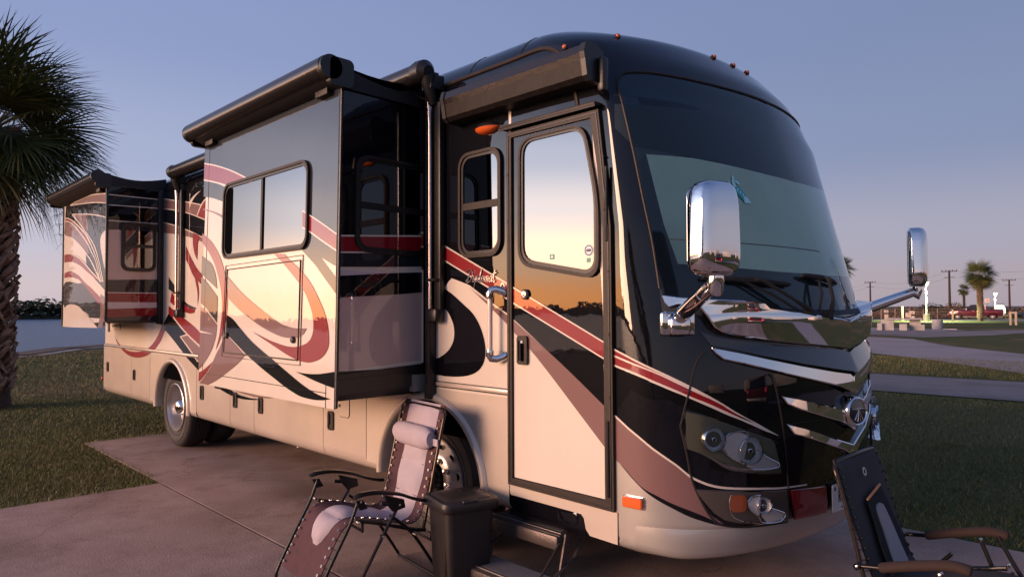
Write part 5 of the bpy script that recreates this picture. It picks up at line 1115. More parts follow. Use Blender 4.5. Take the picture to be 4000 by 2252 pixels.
            b.prism([(.33,.625),(.375,.625),(.345,.565),(.30,.57)],lambda u,v,d:P(s_*.335+d,u,v),-.012,.012,m_arm); b.prism([(.19,.63),(.06,.585),(.05,.535),(.13,.52),(.17,.57)],lambda u,v,d:P(s_*.335+d,u,v),-.014,.014,m_arm)
            b.tube([P(s_*.35-.0,.215,.585),P(s_*.35,.17,.575)],.012,mframe,8)
        b.build('armrest',root,smooth=True,auto=50)
    # lacing
    b=MB()
    for s_ in(-1,1):
        for j in range(30):
            t=.02+.95*j/29; f,z,nf,nz=at(t); c=P(s_*(halfw-.018),f+nf*.01,z+abs(nz)*.01)
            ax=P(0,nf,abs(nz)); b.lathe([(.004,-.001),(.005,.003),(.008,.003),(.009,-.001)],mrivet if not foam else mframe,c,ax,8)
            c2=P(s_*(halfw+.028),f-.012,z-.0); b.tube([c,c2],.0025,mcord,4)
    b.build('eyelet',root)
    b=MB()
    for s_ in (-1,1):
        for f,z in (front[0],rear[0],rear[1],xleg[1],rail[0],rail[-1]): b.lathe([(.0075,-.018),(.0075,.018),(0,.020)],mrivet,P(s_*.335,f,z),(s_,0,0),8)
    b.build('rivet',root)
ch=thing('folding_recliner',(-.65,-.5,0),'maroon zero-gravity recliner with lilac padding and headrest, standing open by the front wheel','recliner','folding recliners by the motorhome',rz=math.atan2(-.12,.992))
path=[(.60,.13),(.55,.22),(.50,.315),(.455,.40),(.405,.462),(.33,.485),(.2,.462),(.08,.43),(-.02,.405),(-.085,.425),(-.125,.50),(-.16,.62),(-.20,.78),(-.24,.93),(-.272,1.06),(-.29,1.115)]
def hwb(t):
    return float(np.interp(t,[.13,.15,.19,.24,.30,.36,.46,.52,.56,.62,.70,.80,.86,.9,1.0],[.03,.07,.11,.13,.135,.12,.12,.15,.15,.145,.165,.15,.19,.20,.20]))
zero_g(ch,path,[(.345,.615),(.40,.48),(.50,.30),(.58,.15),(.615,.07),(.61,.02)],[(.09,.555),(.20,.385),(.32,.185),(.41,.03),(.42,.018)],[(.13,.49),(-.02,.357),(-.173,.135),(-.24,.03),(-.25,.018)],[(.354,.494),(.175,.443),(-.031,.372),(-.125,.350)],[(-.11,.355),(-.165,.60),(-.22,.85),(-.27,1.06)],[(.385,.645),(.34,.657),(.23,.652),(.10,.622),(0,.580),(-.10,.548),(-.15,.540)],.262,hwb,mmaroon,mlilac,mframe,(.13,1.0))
b=MB(); V=[];F=[]
for i in range(13):
    u=-1+i/6; r_=.068*(1-abs(u)**8*.35)
    for k in range(20):
        a=2*PI*k/20; V.append((u*.235,-(-.232+.035+.85*r_*math.cos(a)*.9),.90+r_*1.12*math.sin(a)))
for i in range(12):
    for k in range(20): F.append((i*20+k,i*20+(k+1)%20,(i+1)*20+(k+1)%20,(i+1)*20+k))
F+=[tuple(range(20)),tuple(range(240,260))]; b.add(V,F,mlilac); b.build('headrest',ch,smooth=True,auto=50)
b=MB()
for s_ in(-1,1): b.box((s_*.262,.21,.885),(.075,.008,.045),mlilac)
b.build('headrest_strap',ch)
# second, dark padded chair in front of the nose
ch2=thing('folding_recliner',(2.10,.76,0),'dark grey padded recliner with brown foam arms facing away from the motorhome nose','recliner','folding recliners by the motorhome',rz=PI/2)
mdk=mat('charcoal canvas',(.040,.034,.035),.9,bump=.4,bscale=250,bdist=.003,var=.2,vscale=8); mmesh=mat('grey mesh panel',(.30,.27,.28),.85,bump=.6,bscale=500,bdist=.002); mfoam=mat('brown foam sleeve',(.030,.016,.013),.9,bump=.3,bscale=150,bdist=.003); mblk=mat('black pocket mesh',(.008,.008,.010),.95)
path2=[(.62,.12),(.53,.28),(.46,.38),(.38,.44),(.25,.43),(.10,.39),(.0,.37),(-.07,.41),(-.11,.50),(-.15,.62),(-.19,.75),(-.235,.90),(-.265,.985)]
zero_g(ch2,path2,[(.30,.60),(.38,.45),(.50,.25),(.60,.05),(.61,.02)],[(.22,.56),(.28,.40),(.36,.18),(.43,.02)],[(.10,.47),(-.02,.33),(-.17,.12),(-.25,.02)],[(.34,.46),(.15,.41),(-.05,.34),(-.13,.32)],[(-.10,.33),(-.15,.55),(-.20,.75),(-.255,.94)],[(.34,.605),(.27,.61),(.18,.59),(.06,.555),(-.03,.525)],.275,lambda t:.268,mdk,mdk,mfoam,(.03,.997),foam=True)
def onback(pts,m,off,name,thickness=.004):
    # pts in (lateral, height) on the backrest plane
    b=MB(); bx=lambda v: float(np.interp(v,[.41,.50,.62,.75,.90,.985],[-.07,-.11,-.15,-.19,-.235,-.265]))
    b.prism(pts,lambda u,v,d:(u,-(bx(v)+.030+off+d),v+.008),-.002,thickness,m); b.build(name,ch2)
onback([(-.12,.76),(.09,.80),(.13,.70),(.155,.60),(.17,.46),(-.14,.42),(-.13,.55),(-.115,.66)],mblk,.0,'back_panel')
onback([(x,z) for x,z in roundpoly([(-.06,.73),(.035,.735),(.075,.60),(.10,.42),(-.08,.42),(-.055,.58)],.045,5)],mmesh,.005,'mesh_panel',.008)
onback([(-.122,.765),(.092,.805),(.092,.812),(-.122,.772)],mat('orange piping',(.75,.28,.10),.6),.002,'piping',.006)
b=MB(); P0=Vector((-.045,-(-.235+.035),.90)); b.lathe([(.013,0),(.0175,.002),(.022,0)],mat('pale ring print',(.55,.52,.52),.6),P0,(0,-1,.25),20); b.build('ring_mark',ch2)
# rounded head of that chair
# ---- bin
bn=thing('storage_bin',(-.125,-.305,0),'black lidded plastic storage bin between the maroon recliner and the entry steps','bin',rz=math.radians(-14))
mbin=mat('black plastic',(.020,.016,.016),.42,bump=.25,bscale=120,var=.25,vscale=6)
b=MB(); V=[];F=[]
rows_=[(0,.82),(.02,.84),(.30,.92),(.545,1.0)]
pr=rr(-.155,-.165,.155,.165,.045,4); n=len(pr)
for z,k in rows_: V+=[(x*k,y*k,z) for x,y in pr]
for i in range(len(rows_)-1): F+=[(i*n+j,i*n+(j+1)%n,(i+1)*n+(j+1)%n,(i+1)*n+j) for j in range(n)]
F.append(tuple(range(n))[::-1]); b.add(V,F,mbin); b.box((.10,-.150,.27),(.004,.006,.5),mbin); b.build('body',bn,smooth=True,auto=50)
b=MB(); V=[];F=[]
rows_=[(.530,1.12),(.535,1.15),(.575,1.16),(.590,1.12),(.594,1.0),(.590,.94),(.598,.90),(.603,.5)]
for z,k in rows_: V+=[(x*k,y*k,z) for x,y in pr]
for i in range(len(rows_)-1): F+=[(i*n+j,i*n+(j+1)%n,(i+1)*n+(j+1)%n,(i+1)*n+j) for j in range(n)]
F.append(tuple(range((len(rows_)-1)*n,len(rows_)*n))); b.add(V,F,mbin); b.rbox((.165,-.02,.592),(.03,.10,.02),mbin,.006); b.box((-.05,.02,.606),(.05,.008,.003),mbin); b.build('lid',bn,smooth=True,auto=50)
# ================================================================ GROUND
def node_ground(name,cols,scale,patch,bump=.5,bsc=60,bd=.03,rough=.95):
    m=bpy.data.materials.new(name); m.use_nodes=True; t=m.node_tree; p=t.nodes['Principled BSDF']; p.inputs['Roughness'].default_value=rough; p.inputs['Specular IOR Level'].default_value=.2
    g=N(t,'ShaderNodeNewGeometry'); n1=N(t,'ShaderNodeTexNoise'); n1.inputs['Scale'].default_value=scale; n1.inputs['Detail'].default_value=8; n1.inputs['Roughness'].default_value=.7
    n2=N(t,'ShaderNodeTexNoise'); n2.inputs['Scale'].default_value=patch; n2.inputs['Detail'].default_value=5; n3=N(t,'ShaderNodeTexNoise'); n3.inputs['Scale'].default_value=bsc; n3.inputs['Detail'].default_value=5
    for q in(n1,n2,n3): t.links.new(g.outputs['Position'],q.inputs['Vector'])
    a=MIX(t,MR(t,n1.outputs[0],.35,.65),cols[0],cols[1]); c=MIX(t,MR(t,n2.outputs[0],.50,.66),a,cols[2]); c=MIX(t,MR(t,n3.outputs[0],.3,.75,0,.55),c,tuple(x*.45 for x in cols[0]))
    t.links.new(c,p.inputs['Base Color']); bb=N(t,'ShaderNodeBump'); bb.inputs['Strength'].default_value=bump; bb.inputs['Distance'].default_value=bd; t.links.new(n3.outputs[0],bb.inputs['Height']); t.links.new(bb.outputs[0],p.inputs['Normal']); return m
mlawn=node_ground('lawn',((.050,.065,.015),(.10,.10,.028),(.19,.125,.06)),1.3,.16,bump=.8,bsc=28,bd=.05)
mconc=node_ground('stained concrete',((.34,.235,.195),(.47,.345,.295),(.24,.155,.12)),3.2,.8,bump=.4,bsc=70,bd=.008,rough=.9)
t=mconc.node_tree; p=t.nodes['Principled BSDF']; src=p.inputs['Base Color'].links[0].from_socket; g=N(t,'ShaderNodeNewGeometry')
nz_=N(t,'ShaderNodeTexNoise'); nz_.inputs['Scale'].default_value=240; nz_.inputs['Detail'].default_value=2; t.links.new(g.outputs['Position'],nz_.inputs['Vector']); c1=MIX(t,MR(t,nz_.outputs[0],.62,.72,0,.6),src,(.42,.34,.30))
n4=N(t,'ShaderNodeTexNoise'); n4.inputs['Scale'].default_value=.9; n4.inputs['Detail'].default_value=7; n4.inputs['Roughness'].default_value=.75; t.links.new(g.outputs['Position'],n4.inputs['Vector']); c2=MIX(t,MR(t,n4.outputs[0],.52,.62,0,.45),c1,(.16,.10,.078))
vr=N(t,'ShaderNodeTexVoronoi'); vr.feature='DISTANCE_TO_EDGE'; vr.inputs['Scale'].default_value=.21; nd=N(t,'ShaderNodeTexNoise'); nd.inputs['Scale'].default_value=2.2; nd.inputs['Detail'].default_value=6; t.links.new(g.outputs['Position'],nd.inputs['Vector']); vm=N(t,'ShaderNodeVectorMath',operation='MULTIPLY_ADD'); t.links.new(nd.outputs['Color'],vm.inputs[0]); vm.inputs[1].default_value=(.6,.6,0); t.links.new(g.outputs['Position'],vm.inputs[2]); t.links.new(vm.outputs[0],vr.inputs['Vector'])
c3=MIX(t,MR(t,vr.outputs['Distance'],.0,.0025,.35,0),c2,(.05,.035,.03)); t.links.new(c3,p.inputs['Base Color'])
mroad=node_ground('campground road',((.33,.28,.275),(.38,.325,.32),(.28,.235,.23)),1.0,.25,bump=.3,bsc=20,bd=.01,rough=.85)
mpath=node_ground('old concrete path',((.23,.19,.18),(.28,.235,.225),(.17,.14,.13)),1.5,.3,bump=.3,bsc=30,bd=.01,rough=.85)
def sheet(name,poly,z,m,thick=0):
    b=MB(); b.add([(x,y,z) for x,y in poly],tri2(poly),m)
    if thick:
        n=len(poly); b.add([(x,y,z) for x,y in poly]+[(x,y,z-thick) for x,y in poly],[(i,(i+1)%n,(i+1)%n+n,i+n) for i in range(n)],m)
    return structure(recalc(b.build(name)))
shore=[(-400,420),(-90,76),(-60,38),(-36.2,6.8),(-34.1,4.1),(-30,1.6),(-26,-5),(-21,-12),(-16,-18.5),(-2,-31),(15,-45),(60,-85),(300,-400)]
sheet('ground',shore+[(900,-500),(900,1300),(-400,1300)],-.03,mlawn)
mwater=bpy.data.materials.new('water'); mwater.use_nodes=True; t=mwater.node_tree; p=t.nodes['Principled BSDF']; p.inputs['Base Color'].default_value=(.035,.075,.15,1); p.inputs['Roughness'].default_value=.3; p.inputs['IOR'].default_value=1.33
g=N(t,'ShaderNodeNewGeometry'); mp=N(t,'ShaderNodeMapping'); mp.inputs['Scale'].default_value=(.9,1.5,1); mp.inputs['Rotation'].default_value=(0,0,.6); t.links.new(g.outputs['Position'],mp.inputs[0])
n1=N(t,'ShaderNodeTexNoise'); n1.inputs['Scale'].default_value=1.4; n1.inputs['Detail'].default_value=6; n1.inputs['Roughness'].default_value=.65; t.links.new(mp.outputs[0],n1.inputs['Vector']); bb=N(t,'ShaderNodeBump'); bb.inputs['Strength'].default_value=1; bb.inputs['Distance'].default_value=.6; t.links.new(n1.outputs[0],bb.inputs['Height']); t.links.new(bb.outputs[0],p.inputs['Normal'])
sheet('water',[(-1200,-1200),(300,-1200),(300,300),(-1200,900)],-.75,mwater)
# seawall
mwall=mat('timber seawall',(.10,.060,.040),.85,var=.4,vscale=1.5,bump=.4,bscale=8); mcap=mat('seawall concrete edge',(.30,.25,.22),.85,var=.2,vscale=2)
b=MB(); S=shore[1:-1]
for (x0,y0),(x1,y1) in zip(S[:-1],S[1:]):
    d=Vector((x1-x0,y1-y0,0)); L_=d.length; d.normalize(); n_=Vector((-d.y,d.x,0)); r_=Matrix((d,n_,Vector((0,0,1)))).transposed(); c=Vector(((x0+x1)/2,(y0+y1)/2,0))
    sgn=1 if (n_.x>0) else -1
    b.box(c+Vector((0,0,-.42)),(L_+.2,.25,.9),mwall,rot=r_); b.box(c+n_*sgn*.55+Vector((0,0,.0)),(L_+.1,.9,.06),mwall,rot=r_); b.box(c+n_*sgn*1.35+Vector((0,0,-.02)),(L_,.5,.05),mcap,rot=r_)
tag(b.build('seawall'),'low brown timber seawall with a pale edge along the water','seawall')
# pads, roads
sheet('pavement',[(-7.38,-.70),(-7.38,3.0),(9,3.0),(9,-.70)],0,mconc,.1)
sheet('pavement',[(-4.38,-12),(-4.38,-.722),(9,-.722),(9,-12)],-.001,mconc,.1)
sheet('pavement',[(-7.3,-.722),(9,-.722),(9,-.70),(-7.3,-.70)],-.012,mat('joint filler',(.05,.036,.03),.9))
sheet('near_road',[(-40,13.2),(-10,12.6),(8,12.9),(8,17.2),(-10,16.3),(-40,17)],-.012,mpath)
sheet('campground_road',[(-60,66),(-12.4,40.6),(-9.4,39.1),(-6.8,34),(-5,31.4),(-2.5,28.4),(6,19),(14,12),(14,4),(6,12),(-.8,19.3),(-3.7,22.7),(-6.7,25.4),(-7.7,27.8),(-12,34),(-60,58)],-.014,mroad)
sheet('far_path',[(-60,74),(-13.7,44),(-9.6,41.5),(-7.4,47),(-6.9,52.5),(10,54),(10,60),(-8.5,60),(-12.8,51.5),(-16.4,52.6),(-60,80)],-.010,mpath)
sheet('pavement',[(-18,50.5),(-12,52),(-11.2,57.5),(-22,60)],-.005,mroad)
sheet('far_street',[(-60,86),(-30,93.5),(-15,97),(20,104),(20,118),(-15,112),(-35,100),(-60,92)],-.008,mroad)
# grass blades
def blades(regs,name):
    Vv=[];cnt=0
    A=[]
    for (x0,x1,y0,y1,nn,h) in regs:
        x=rng.uniform(x0,x1,nn);y=rng.uniform(y0,y1,nn); A.append(np.stack([x,y,np.full(nn,h)],1))
    A=np.concatenate(A); n=len(A); a=rng.uniform(0,2*PI,n); wd=rng.uniform(.003,.006,n)*(A[:,2]/.05); h=A[:,2]*rng.uniform(.4,1.25,n); ln=rng.uniform(.2,1.1,n)*h; la=rng.uniform(0,2*PI,n)
    v=np.zeros((n,3,3)); v[:,0,0]=A[:,0]-np.cos(a)*wd; v[:,0,1]=A[:,1]-np.sin(a)*wd; v[:,1,0]=A[:,0]+np.cos(a)*wd; v[:,1,1]=A[:,1]+np.sin(a)*wd; v[:,:2,2]=-.035
    v[:,2,0]=A[:,0]+np.cos(la)*ln; v[:,2,1]=A[:,1]+np.sin(la)*ln; v[:,2,2]=-.03+h
    me=bpy.data.meshes.new(name); me.vertices.add(3*n); me.vertices.foreach_set('co',v.reshape(-1)); me.loops.add(3*n); me.loops.foreach_set('vertex_index',np.arange(3*n)); me.polygons.add(n); me.polygons.foreach_set('loop_start',np.arange(0,3*n,3)); me.polygons.foreach_set('loop_total',np.full(n,3)); me.update(calc_edges=True)
    m=bpy.data.materials.new('grass blade'); m.use_nodes=True; t=m.node_tree; p=t.nodes['Principled BSDF']; p.inputs['Roughness'].default_value=.6; g=N(t,'ShaderNodeNewGeometry')
    n2=N(t,'ShaderNodeTexNoise'); n2.inputs['Scale'].default_value=.45; n2.inputs['Detail'].default_value=5; t.links.new(g.outputs['Position'],n2.inputs['Vector'])
    r_=ramp(t,[(0,(.045,.065,.010)),(.5,(.11,.125,.022)),(.85,(.19,.165,.045)),(1,(.36,.28,.14))],g.outputs['Random Per Island'],'LINEAR'); c=MIX(t,MR(t,n2.outputs[0],.46,.68,0,.8),r_,(.16,.12,.055)); t.links.new(c,p.inputs['Base Color'])
    me.materials.append(m); o=bpy.data.objects.new(name,me); COL.objects.link(o); return tag(o,'short green and straw-coloured grass blades of the campground lawn','grass',kind='stuff')
blades([(-14,-7.38,-5,4,90000,.042),(-7.42,-4.36,-5,-.70,60000,.038),(-22,-14,-5,7,45000,.06),(-31,-22,-6,10,26000,.08),(-7.4,5,3.0,7.5,90000,.042),(-9,5,7.5,12.5,50000,.05),(-12,3,17.2,24,30000,.07),(-7.44,-7.30,-.75,3.0,1200,.06),(-7.4,-4.4,-.78,-.66,1500,.05),(-4.46,-4.33,-5,-.7,1200,.05)],'grass')
# ================================================================ PALMS
def leafmat(name,c0,c1,c2,rough=.45):
    m=bpy.data.materials.new(name); m.use_nodes=True; t=m.node_tree; p=t.nodes['Principled BSDF']; p.inputs['Roughness'].default_value=rough; g=N(t,'ShaderNodeNewGeometry')
    t.links.new(ramp(t,[(0,c0),(.6,c1),(.93,c1),(1,c2)],g.outputs['Random Per Island'],'LINEAR'),p.inputs['Base Color']); return m
mfrond=leafmat('palm leaf',(.030,.045,.012),(.085,.095,.025),(.24,.15,.06)); mstem=mat('palm stem',(.13,.11,.045),.5); mdead=mat('dead frond',(.14,.085,.05),.8,var=.4,vscale=8)
mboot=mat('palm boot bark',(.27,.175,.13),.9,var=.55,vscale=5,bump=.5,bscale=20); mcore=mat('palm trunk core',(.065,.040,.030),.95,var=.5,vscale=6,bump=.8,bscale=14,bdist=.05)
def palm(name,loc,label,h,r,R,nf=40,nl=30,boots=True,lean=(0,0),group=None,detail=2,droop=1.0,seed=1,skirt=0):
    rd=random.Random(seed); o=thing(name,loc,label,'palm tree',group)
    b=MB(); P=[Vector((lean[0]*t*t,lean[1]*t*t,h*t-.1*(1-t))) for t in np.linspace(0,1,9)]
    b.tube(P,[r*1.25,r*1.05]+[r*.95]*5+[r*1.05,r*.7],mcore,16)
    trunk=b.build('trunk',o,smooth=True,auto=80)
    if boots:
        b=MB(); z=.30; k=0
        while z<h*1.0:
            t=z/h; c=Vector((lean[0]*t*t,lean[1]*t*t,z))
            for j in range(12):
                a=2*PI*(j+.5*(k%2))/12+rd.uniform(-.12,.12)+k*.1
                d=Vector((math.cos(a),math.sin(a),0)); s_=Vector((-d.y,d.x,0)); L=rd.uniform(.16,.25)*(r/.28); wd=.046*(r/.28)*rd.uniform(.8,1.2); up=rd.uniform(.8,1.1)
                tw=rd.choice((-1,1))*rd.uniform(.5,1.3)
                base=c+d*r*.82; mid=base+d*.09*(r/.28)+Vector((0,0,L*.5)); tip=base+d*rd.uniform(.10,.17)*(r/.28)+Vector((0,0,L*up))+s_*tw*.11
                th=.028*(r/.28)
                V=[base-s_*wd,base+s_*wd,mid-s_*wd*.8+d*.02,mid+s_*wd*.8+d*.02,tip-s_*wd*.45,tip+s_*wd*.5]
                V2=[v+d*th+Vector((0,0,-th)) for v in V]
                b.add(V+V2,[(0,2,3,1),(2,4,5,3),(6,7,9,8),(8,9,11,10),(0,6,8,2),(2,8,10,4),(1,3,9,7),(3,5,11,9),(4,10,11,5)],mboot)
            z+=.105*(r/.28); k+=1
        b.build('bark_boots',trunk)
    b=MB(); bs=MB(); top=Vector((lean[0],lean[1],h))
    for i in range(nf):
        a=i*2.39996+rd.uniform(-.2,.2); q=(i+.5)/nf; el_=math.radians(82-155*q**.85*droop+rd.uniform(-9,9)); d=Vector((math.cos(a)*math.cos(el_),math.sin(a)*math.cos(el_),math.sin(el_)))
        Lp=R*rd.uniform(.34,.50); g_=Vector((0,0,-1)); pts=[top+Vector((0,0,.05+.35*(1-q)*0))]
        dd=d.copy(); 
        for k in range(4): pts.append(pts[-1]+dd*Lp/4); dd=(dd+g_*.10*(1-.3*abs(dd.z))).normalized()
        bs.tube(pts,[.022*R/2.2*1.2,.016*R/2.2,.013*R/2.2,.011*R/2.2,.010*R/2.2],mstem,4)
        e=pts[-1]; s_=dd.cross(Vector((0,0,1))); 
        if s_.length<.05: s_=Vector((1,0,0))
        s_.normalize(); up=s_.cross(dd).normalized(); roll=rd.uniform(-.7,.7); s2=s_*math.cos(roll)+up*math.sin(roll); up2=up*math.cos(roll)-s_*math.sin(roll)
        FL=R*rd.uniform(.50,.64)
        dead=(q>.93 and rd.random()<.7)
        for j in range(nl):
            th=math.radians(-118+236*j/(nl-1)+rd.uniform(-3,3)); ld=(dd*math.cos(th)+s2*math.sin(th)); L=FL*(.72+.28*math.cos(th*.6))*rd.uniform(.88,1.08); st=e+dd*FL*.10*math.cos(th)
            fold=up2*(-.12+.10*((j%2)*2-1)*.3); wv=ld.cross(up2).normalized(); w0=.5*L*math.radians(236/(nl-1))*.62*.55
            p=[st]; l_=(ld+fold*.3).normalized(); seg=3 if detail>1 else 2
            for k in range(seg):
                p.append(p[-1]+l_*L/seg); l_=(l_+g_*(.08+.17*k)*rd.uniform(.5,1.6)*(1 if not dead else 2)).normalized()
            ws_=[w0*.35,w0*1.0,w0*.62,0] if seg==3 else [w0*.5,w0,0]
            V=[]
            for q_,ww in zip(p,ws_): V+=[q_-wv*ww,q_+wv*ww]
            b.add(V,[(2*k,2*k+1,2*k+3,2*k+2) for k in range(seg)],mdead if dead else mfrond)
    cr=b.build('crown',o); bs.build('leaf_stems',cr)
    if skirt:
        b=MB()
        for i in range(skirt):
            a=rd.uniform(.9,2.2) if i%3 else rd.uniform(0,2*PI); p=[top+Vector((math.cos(a)*.3,math.sin(a)*.3,-.5))]; dd=Vector((math.cos(a),math.sin(a),.1)).normalized(); n_=rd.randint(6,10)
            for k in range(n_): p.append(p[-1]+dd*R*.09); dd=(dd+Vector((rd.uniform(-.25,.25),rd.uniform(-.25,.25),-.42))).normalized()
            b.tube(p,[.010-.0008*k for k in range(len(p))],mdead,4)
            for k in range(3,len(p)):
                for _ in range(3): b.tube([p[k],p[k]+Vector((rd.uniform(-.12,.12),rd.uniform(-.12,.12),rd.uniform(-.16,.02)))],.003,mdead,3)
        b.build('flower_stalks',cr)
    return o
palm('palm_tree',(-12.56,-1.10,-.03),'big palm tree with criss-crossed bark boots and shaggy dark crown behind the rear slide-out',5.0,.34,2.15,nf=78,nl=40,droop=.84,lean=(.0,.05),seed=4,skirt=9)
# ---- background
palm('palm_tree',(-18.6,93.7,-.03),'tall palm tree in front of the red pickup truck',5.3,.24,2.05,nf=44,nl=16,boots=True,group='far palm trees',detail=1,seed=8)
palm('palm_tree',(-32.1,142.6,-.03),'small distant palm tree behind the pickup bonnet',4.6,.22,1.3,nf=32,nl=12,boots=False,group='far palm trees',detail=1,seed=9)
palm('palm_tree',(-24.0,66.8,-.03),'palm tree crown peeking out from behind the windshield edge',5.4,.24,1.55,nf=40,nl=18,boots=False,group='far palm trees',detail=1,seed=10)
palm('palm_tree',(3.6,-13.5,-.03),'short palm tree behind the photographer, mirrored in the glossy cap','3' and 2.9,.3,2.1,nf=46,nl=22,boots=False,group='palm trees reflected in the paint',detail=1,seed=12,droop=1.15) if 0 else palm('palm_tree',(3.6,-13.5,-.03),'short palm tree behind the photographer, mirrored in the glossy cap',3.0,.28,2.0,nf=44,nl=20,boots=False,detail=1,seed=12)
def cloud(b,c,rad,n,size,m,rd,flat=1):
    for _ in range(n):
        while True:
            p=Vector((rd.uniform(-1,1),rd.uniform(-1,1),rd.uniform(-1,1)))
            if .35<p.length<1: break
        q=Vector((p.x*rad[0],p.y*rad[1],p.z*rad[2]))+Vector(c); a=Vector((rd.gauss(0,1),rd.gauss(0,1),rd.gauss(0,1))).normalized(); e=a.cross(Vector((0,0,1)) if abs(a.z)<.9 else Vector((1,0,0))).normalized(); f=a.cross(e); s_=size*rd.uniform(.5,1.3)
        b.add([q-e*s_,q-f*s_*.5,q+e*s_,q+f*s_*.6],[(0,1,2,3)],m)
mfol=leafmat('shore foliage',(.012,.020,.008),(.035,.045,.016),(.07,.06,.03),.7); mdry=leafmat('dry brush',(.085,.050,.034),(.15,.088,.058),(.06,.06,.028),.9); mfol2=leafmat('scrub foliage',(.018,.022,.010),(.05,.045,.02),(.10,.07,.04),.8)
rd=random.Random(5)
# far shore
mbank=mat('far bank earth',(.05,.045,.025),.95,var=.4,vscale=.2)
b=MB(); far=[(-215,150),(-225,60),(-226,20),(-232,-40),(-228,-110),(-205,-180),(-165,-240),(-100,-290),(-20,-320),(60,-330)]
for (x0,y0),(x1,y1) in zip(far[:-1],far[1:]):
    n=max(2,int(math.hypot(x1-x0,y1-y0)/7))
    for i in range(n):
        t=i/n; x=x0+(x1-x0)*t+rd.uniform(-2,2); y=y0+(y1-y0)*t; hh=rd.choice([1.6,1.9,2.2,2.6,3.2]); cloud(b,(x,y,hh*.45-.5),(rd.uniform(6,9),rd.uniform(4,6),hh),420,.8,mfol,rd)
tag(b.build('woods'),'dark low wood along the far shore of the lake','trees',kind='stuff')
def blobtree(loc,w,h,label,n=700,seed=1,m=mfol):
    r2=random.Random(seed); o=thing('shore_tree',loc,label,'tree'); b=MB(); b.tube([(0,0,-.8),(0,0,h*.5)],[.3,.15],mcore,6); 
    for k in range(4): a=k*1.6; b.tube([(0,0,h*.3),(math.cos(a)*w*.4,math.sin(a)*w*.4,h*.65)],[.12,.05],mcore,5)
    b.build('trunk',o); b=MB()
    for k in range(7): cloud(b,(r2.uniform(-.55,.55)*w,r2.uniform(-.55,.55)*w,h*r2.uniform(.40,.78)),(w*.45,w*.45,h*.26),n//7,.5,m,r2)
    b.build('crown',o); return o
blobtree((-220,35,-.7),8,6.2,'tallest rounded dark tree on the lake shore opposite',seed=3)
blobtree((-216,45,-.7),6,4.6,'lower dark tree on the opposite shore beside the rear slide-out',seed=4)
blobtree((-221,28,-.7),6,4.9,'dark tree on the far shore nearest to the palm trunk',seed=5)
blobtree((-95,-205,-.7),11,8.5,'large round tree across the water, seen only as a reflection in the slide-out',seed=6,n=1400)
b=MB(); 
for (x0,y0),(x1,y1) in zip(far[:-1],far[1:]):
    d=Vector((x1-x0,y1-y0,0)); L_=d.length; d.normalize(); n_=Vector((-d.y,d.x,0)); r_=Matrix((d,n_,Vector((0,0,1)))).transposed(); b.box(((x0+x1)/2-n_.x*0,(y0+y1)/2,-.6),(L_+3,16,.9),mbank,rot=r_)
structure(b.build('terrain'))
# dry brush bank beyond the fence
b=MB()
for i in range(260):
    x=-75+i*.42; y=127+(x+45)*.3+rd.uniform(-4,8); hh=rd.uniform(.7,1.15); cloud(b,(x,y,hh*.55),(2.2,2.0,hh),70,.28,rd.choice([mdry,mdry,mdry,mfol2]),rd)
for i in range(230):
    x=-62+i*.30; y=108+(x+35)*.55+rd.uniform(-1,1)+3; cloud(b,(x,y,.25),(1.2,1.0,.45),34,.2,mdry,rd)
tag(b.build('brush'),'band of dry brown brush behind the wooden fence','brush',kind='stuff')
structure(recalc((lambda b:(b.add([(-120,112,-.03),(60,160,-.03),(60,190,1.5),(-120,150,1.5),(60,400,1.6),(-120,400,1.6)],[(0,1,2,3),(3,2,4,5)],mat('brown rise',(.13,.085,.06),.95,var=.4,vscale=.3)),b.build('hill'))[1])(MB())))
for i,(x,y,w_,h_,lb) in enumerate([(-31.7,122,2.6,2.6,'round dark scrub bush behind the near light pole'),(-30.5,132.7,2.8,2.7,'wide leafless-looking brown bush beside the tall utility pole'),(-28,133,2.4,2.3,'brown bush between the utility pole and the tall palm')]):
    o=thing('bush',(x,y,-.03),lb,'bush'); b=MB(); r2=random.Random(i)
    for k in range(6): cloud(b,(r2.uniform(-.5,.5)*w_,r2.uniform(-.5,.5)*w_,h_*r2.uniform(.3,.75)),(w_*.5,w_*.5,h_*.28),110,.16,mfol2 if i==0 else mdry,r2)
    b.build('foliage',o); b=MB()
    for k in range(7): a=k*.9; b.tube([(0,0,0),(math.cos(a)*w_*.4,math.sin(a)*w_*.4,h_*.8)],[.06,.02],mcore,4)
    b.build('branches',o)
# fence
mwood=mat('weathered fence wood',(.26,.19,.155),.85,var=.35,vscale=2); mpost=mat('pale post',(.42,.33,.25),.8,var=.2,vscale=3)
fo=thing('rail_fence',(-30,106,-.03),'long weathered rail fence in front of the dry brush','fence'); FA=Vector((-44,98.6,0))-Vector((-30,106,0)); FB=Vector((-22.5,111.5,0))-Vector((-30,106,0))
n=15
for i in range(n):
    p=FA.lerp(FB,i/(n-1)); b=MB(); b.box(p+Vector((0,0,.72)),(.12,.12,1.45),mwood); b.build('post',fo)
for z in (.25,.48,.70,.92,1.15,1.38):
    b=MB(); d=(FB-FA); L_=d.length; d.normalize(); r_=Matrix((d,Vector((-d.y,d.x,0)),Vector((0,0,1)))).transposed(); b.box((FA+FB)/2+Vector((0,0,z)),(L_,.04,.05 if z!=.92 else .09),mwood,rot=r_); b.build('rail',fo)
fo2=thing('rail_fence',(-60,86,-.03),'continuation of the rail fence toward the motorhome nose','fence')
for i in range(14):
    b=MB(); b.box((i*1.25-2,i*.98,.8),(.12,.12,1.6),mwood); b.build('post',fo2)
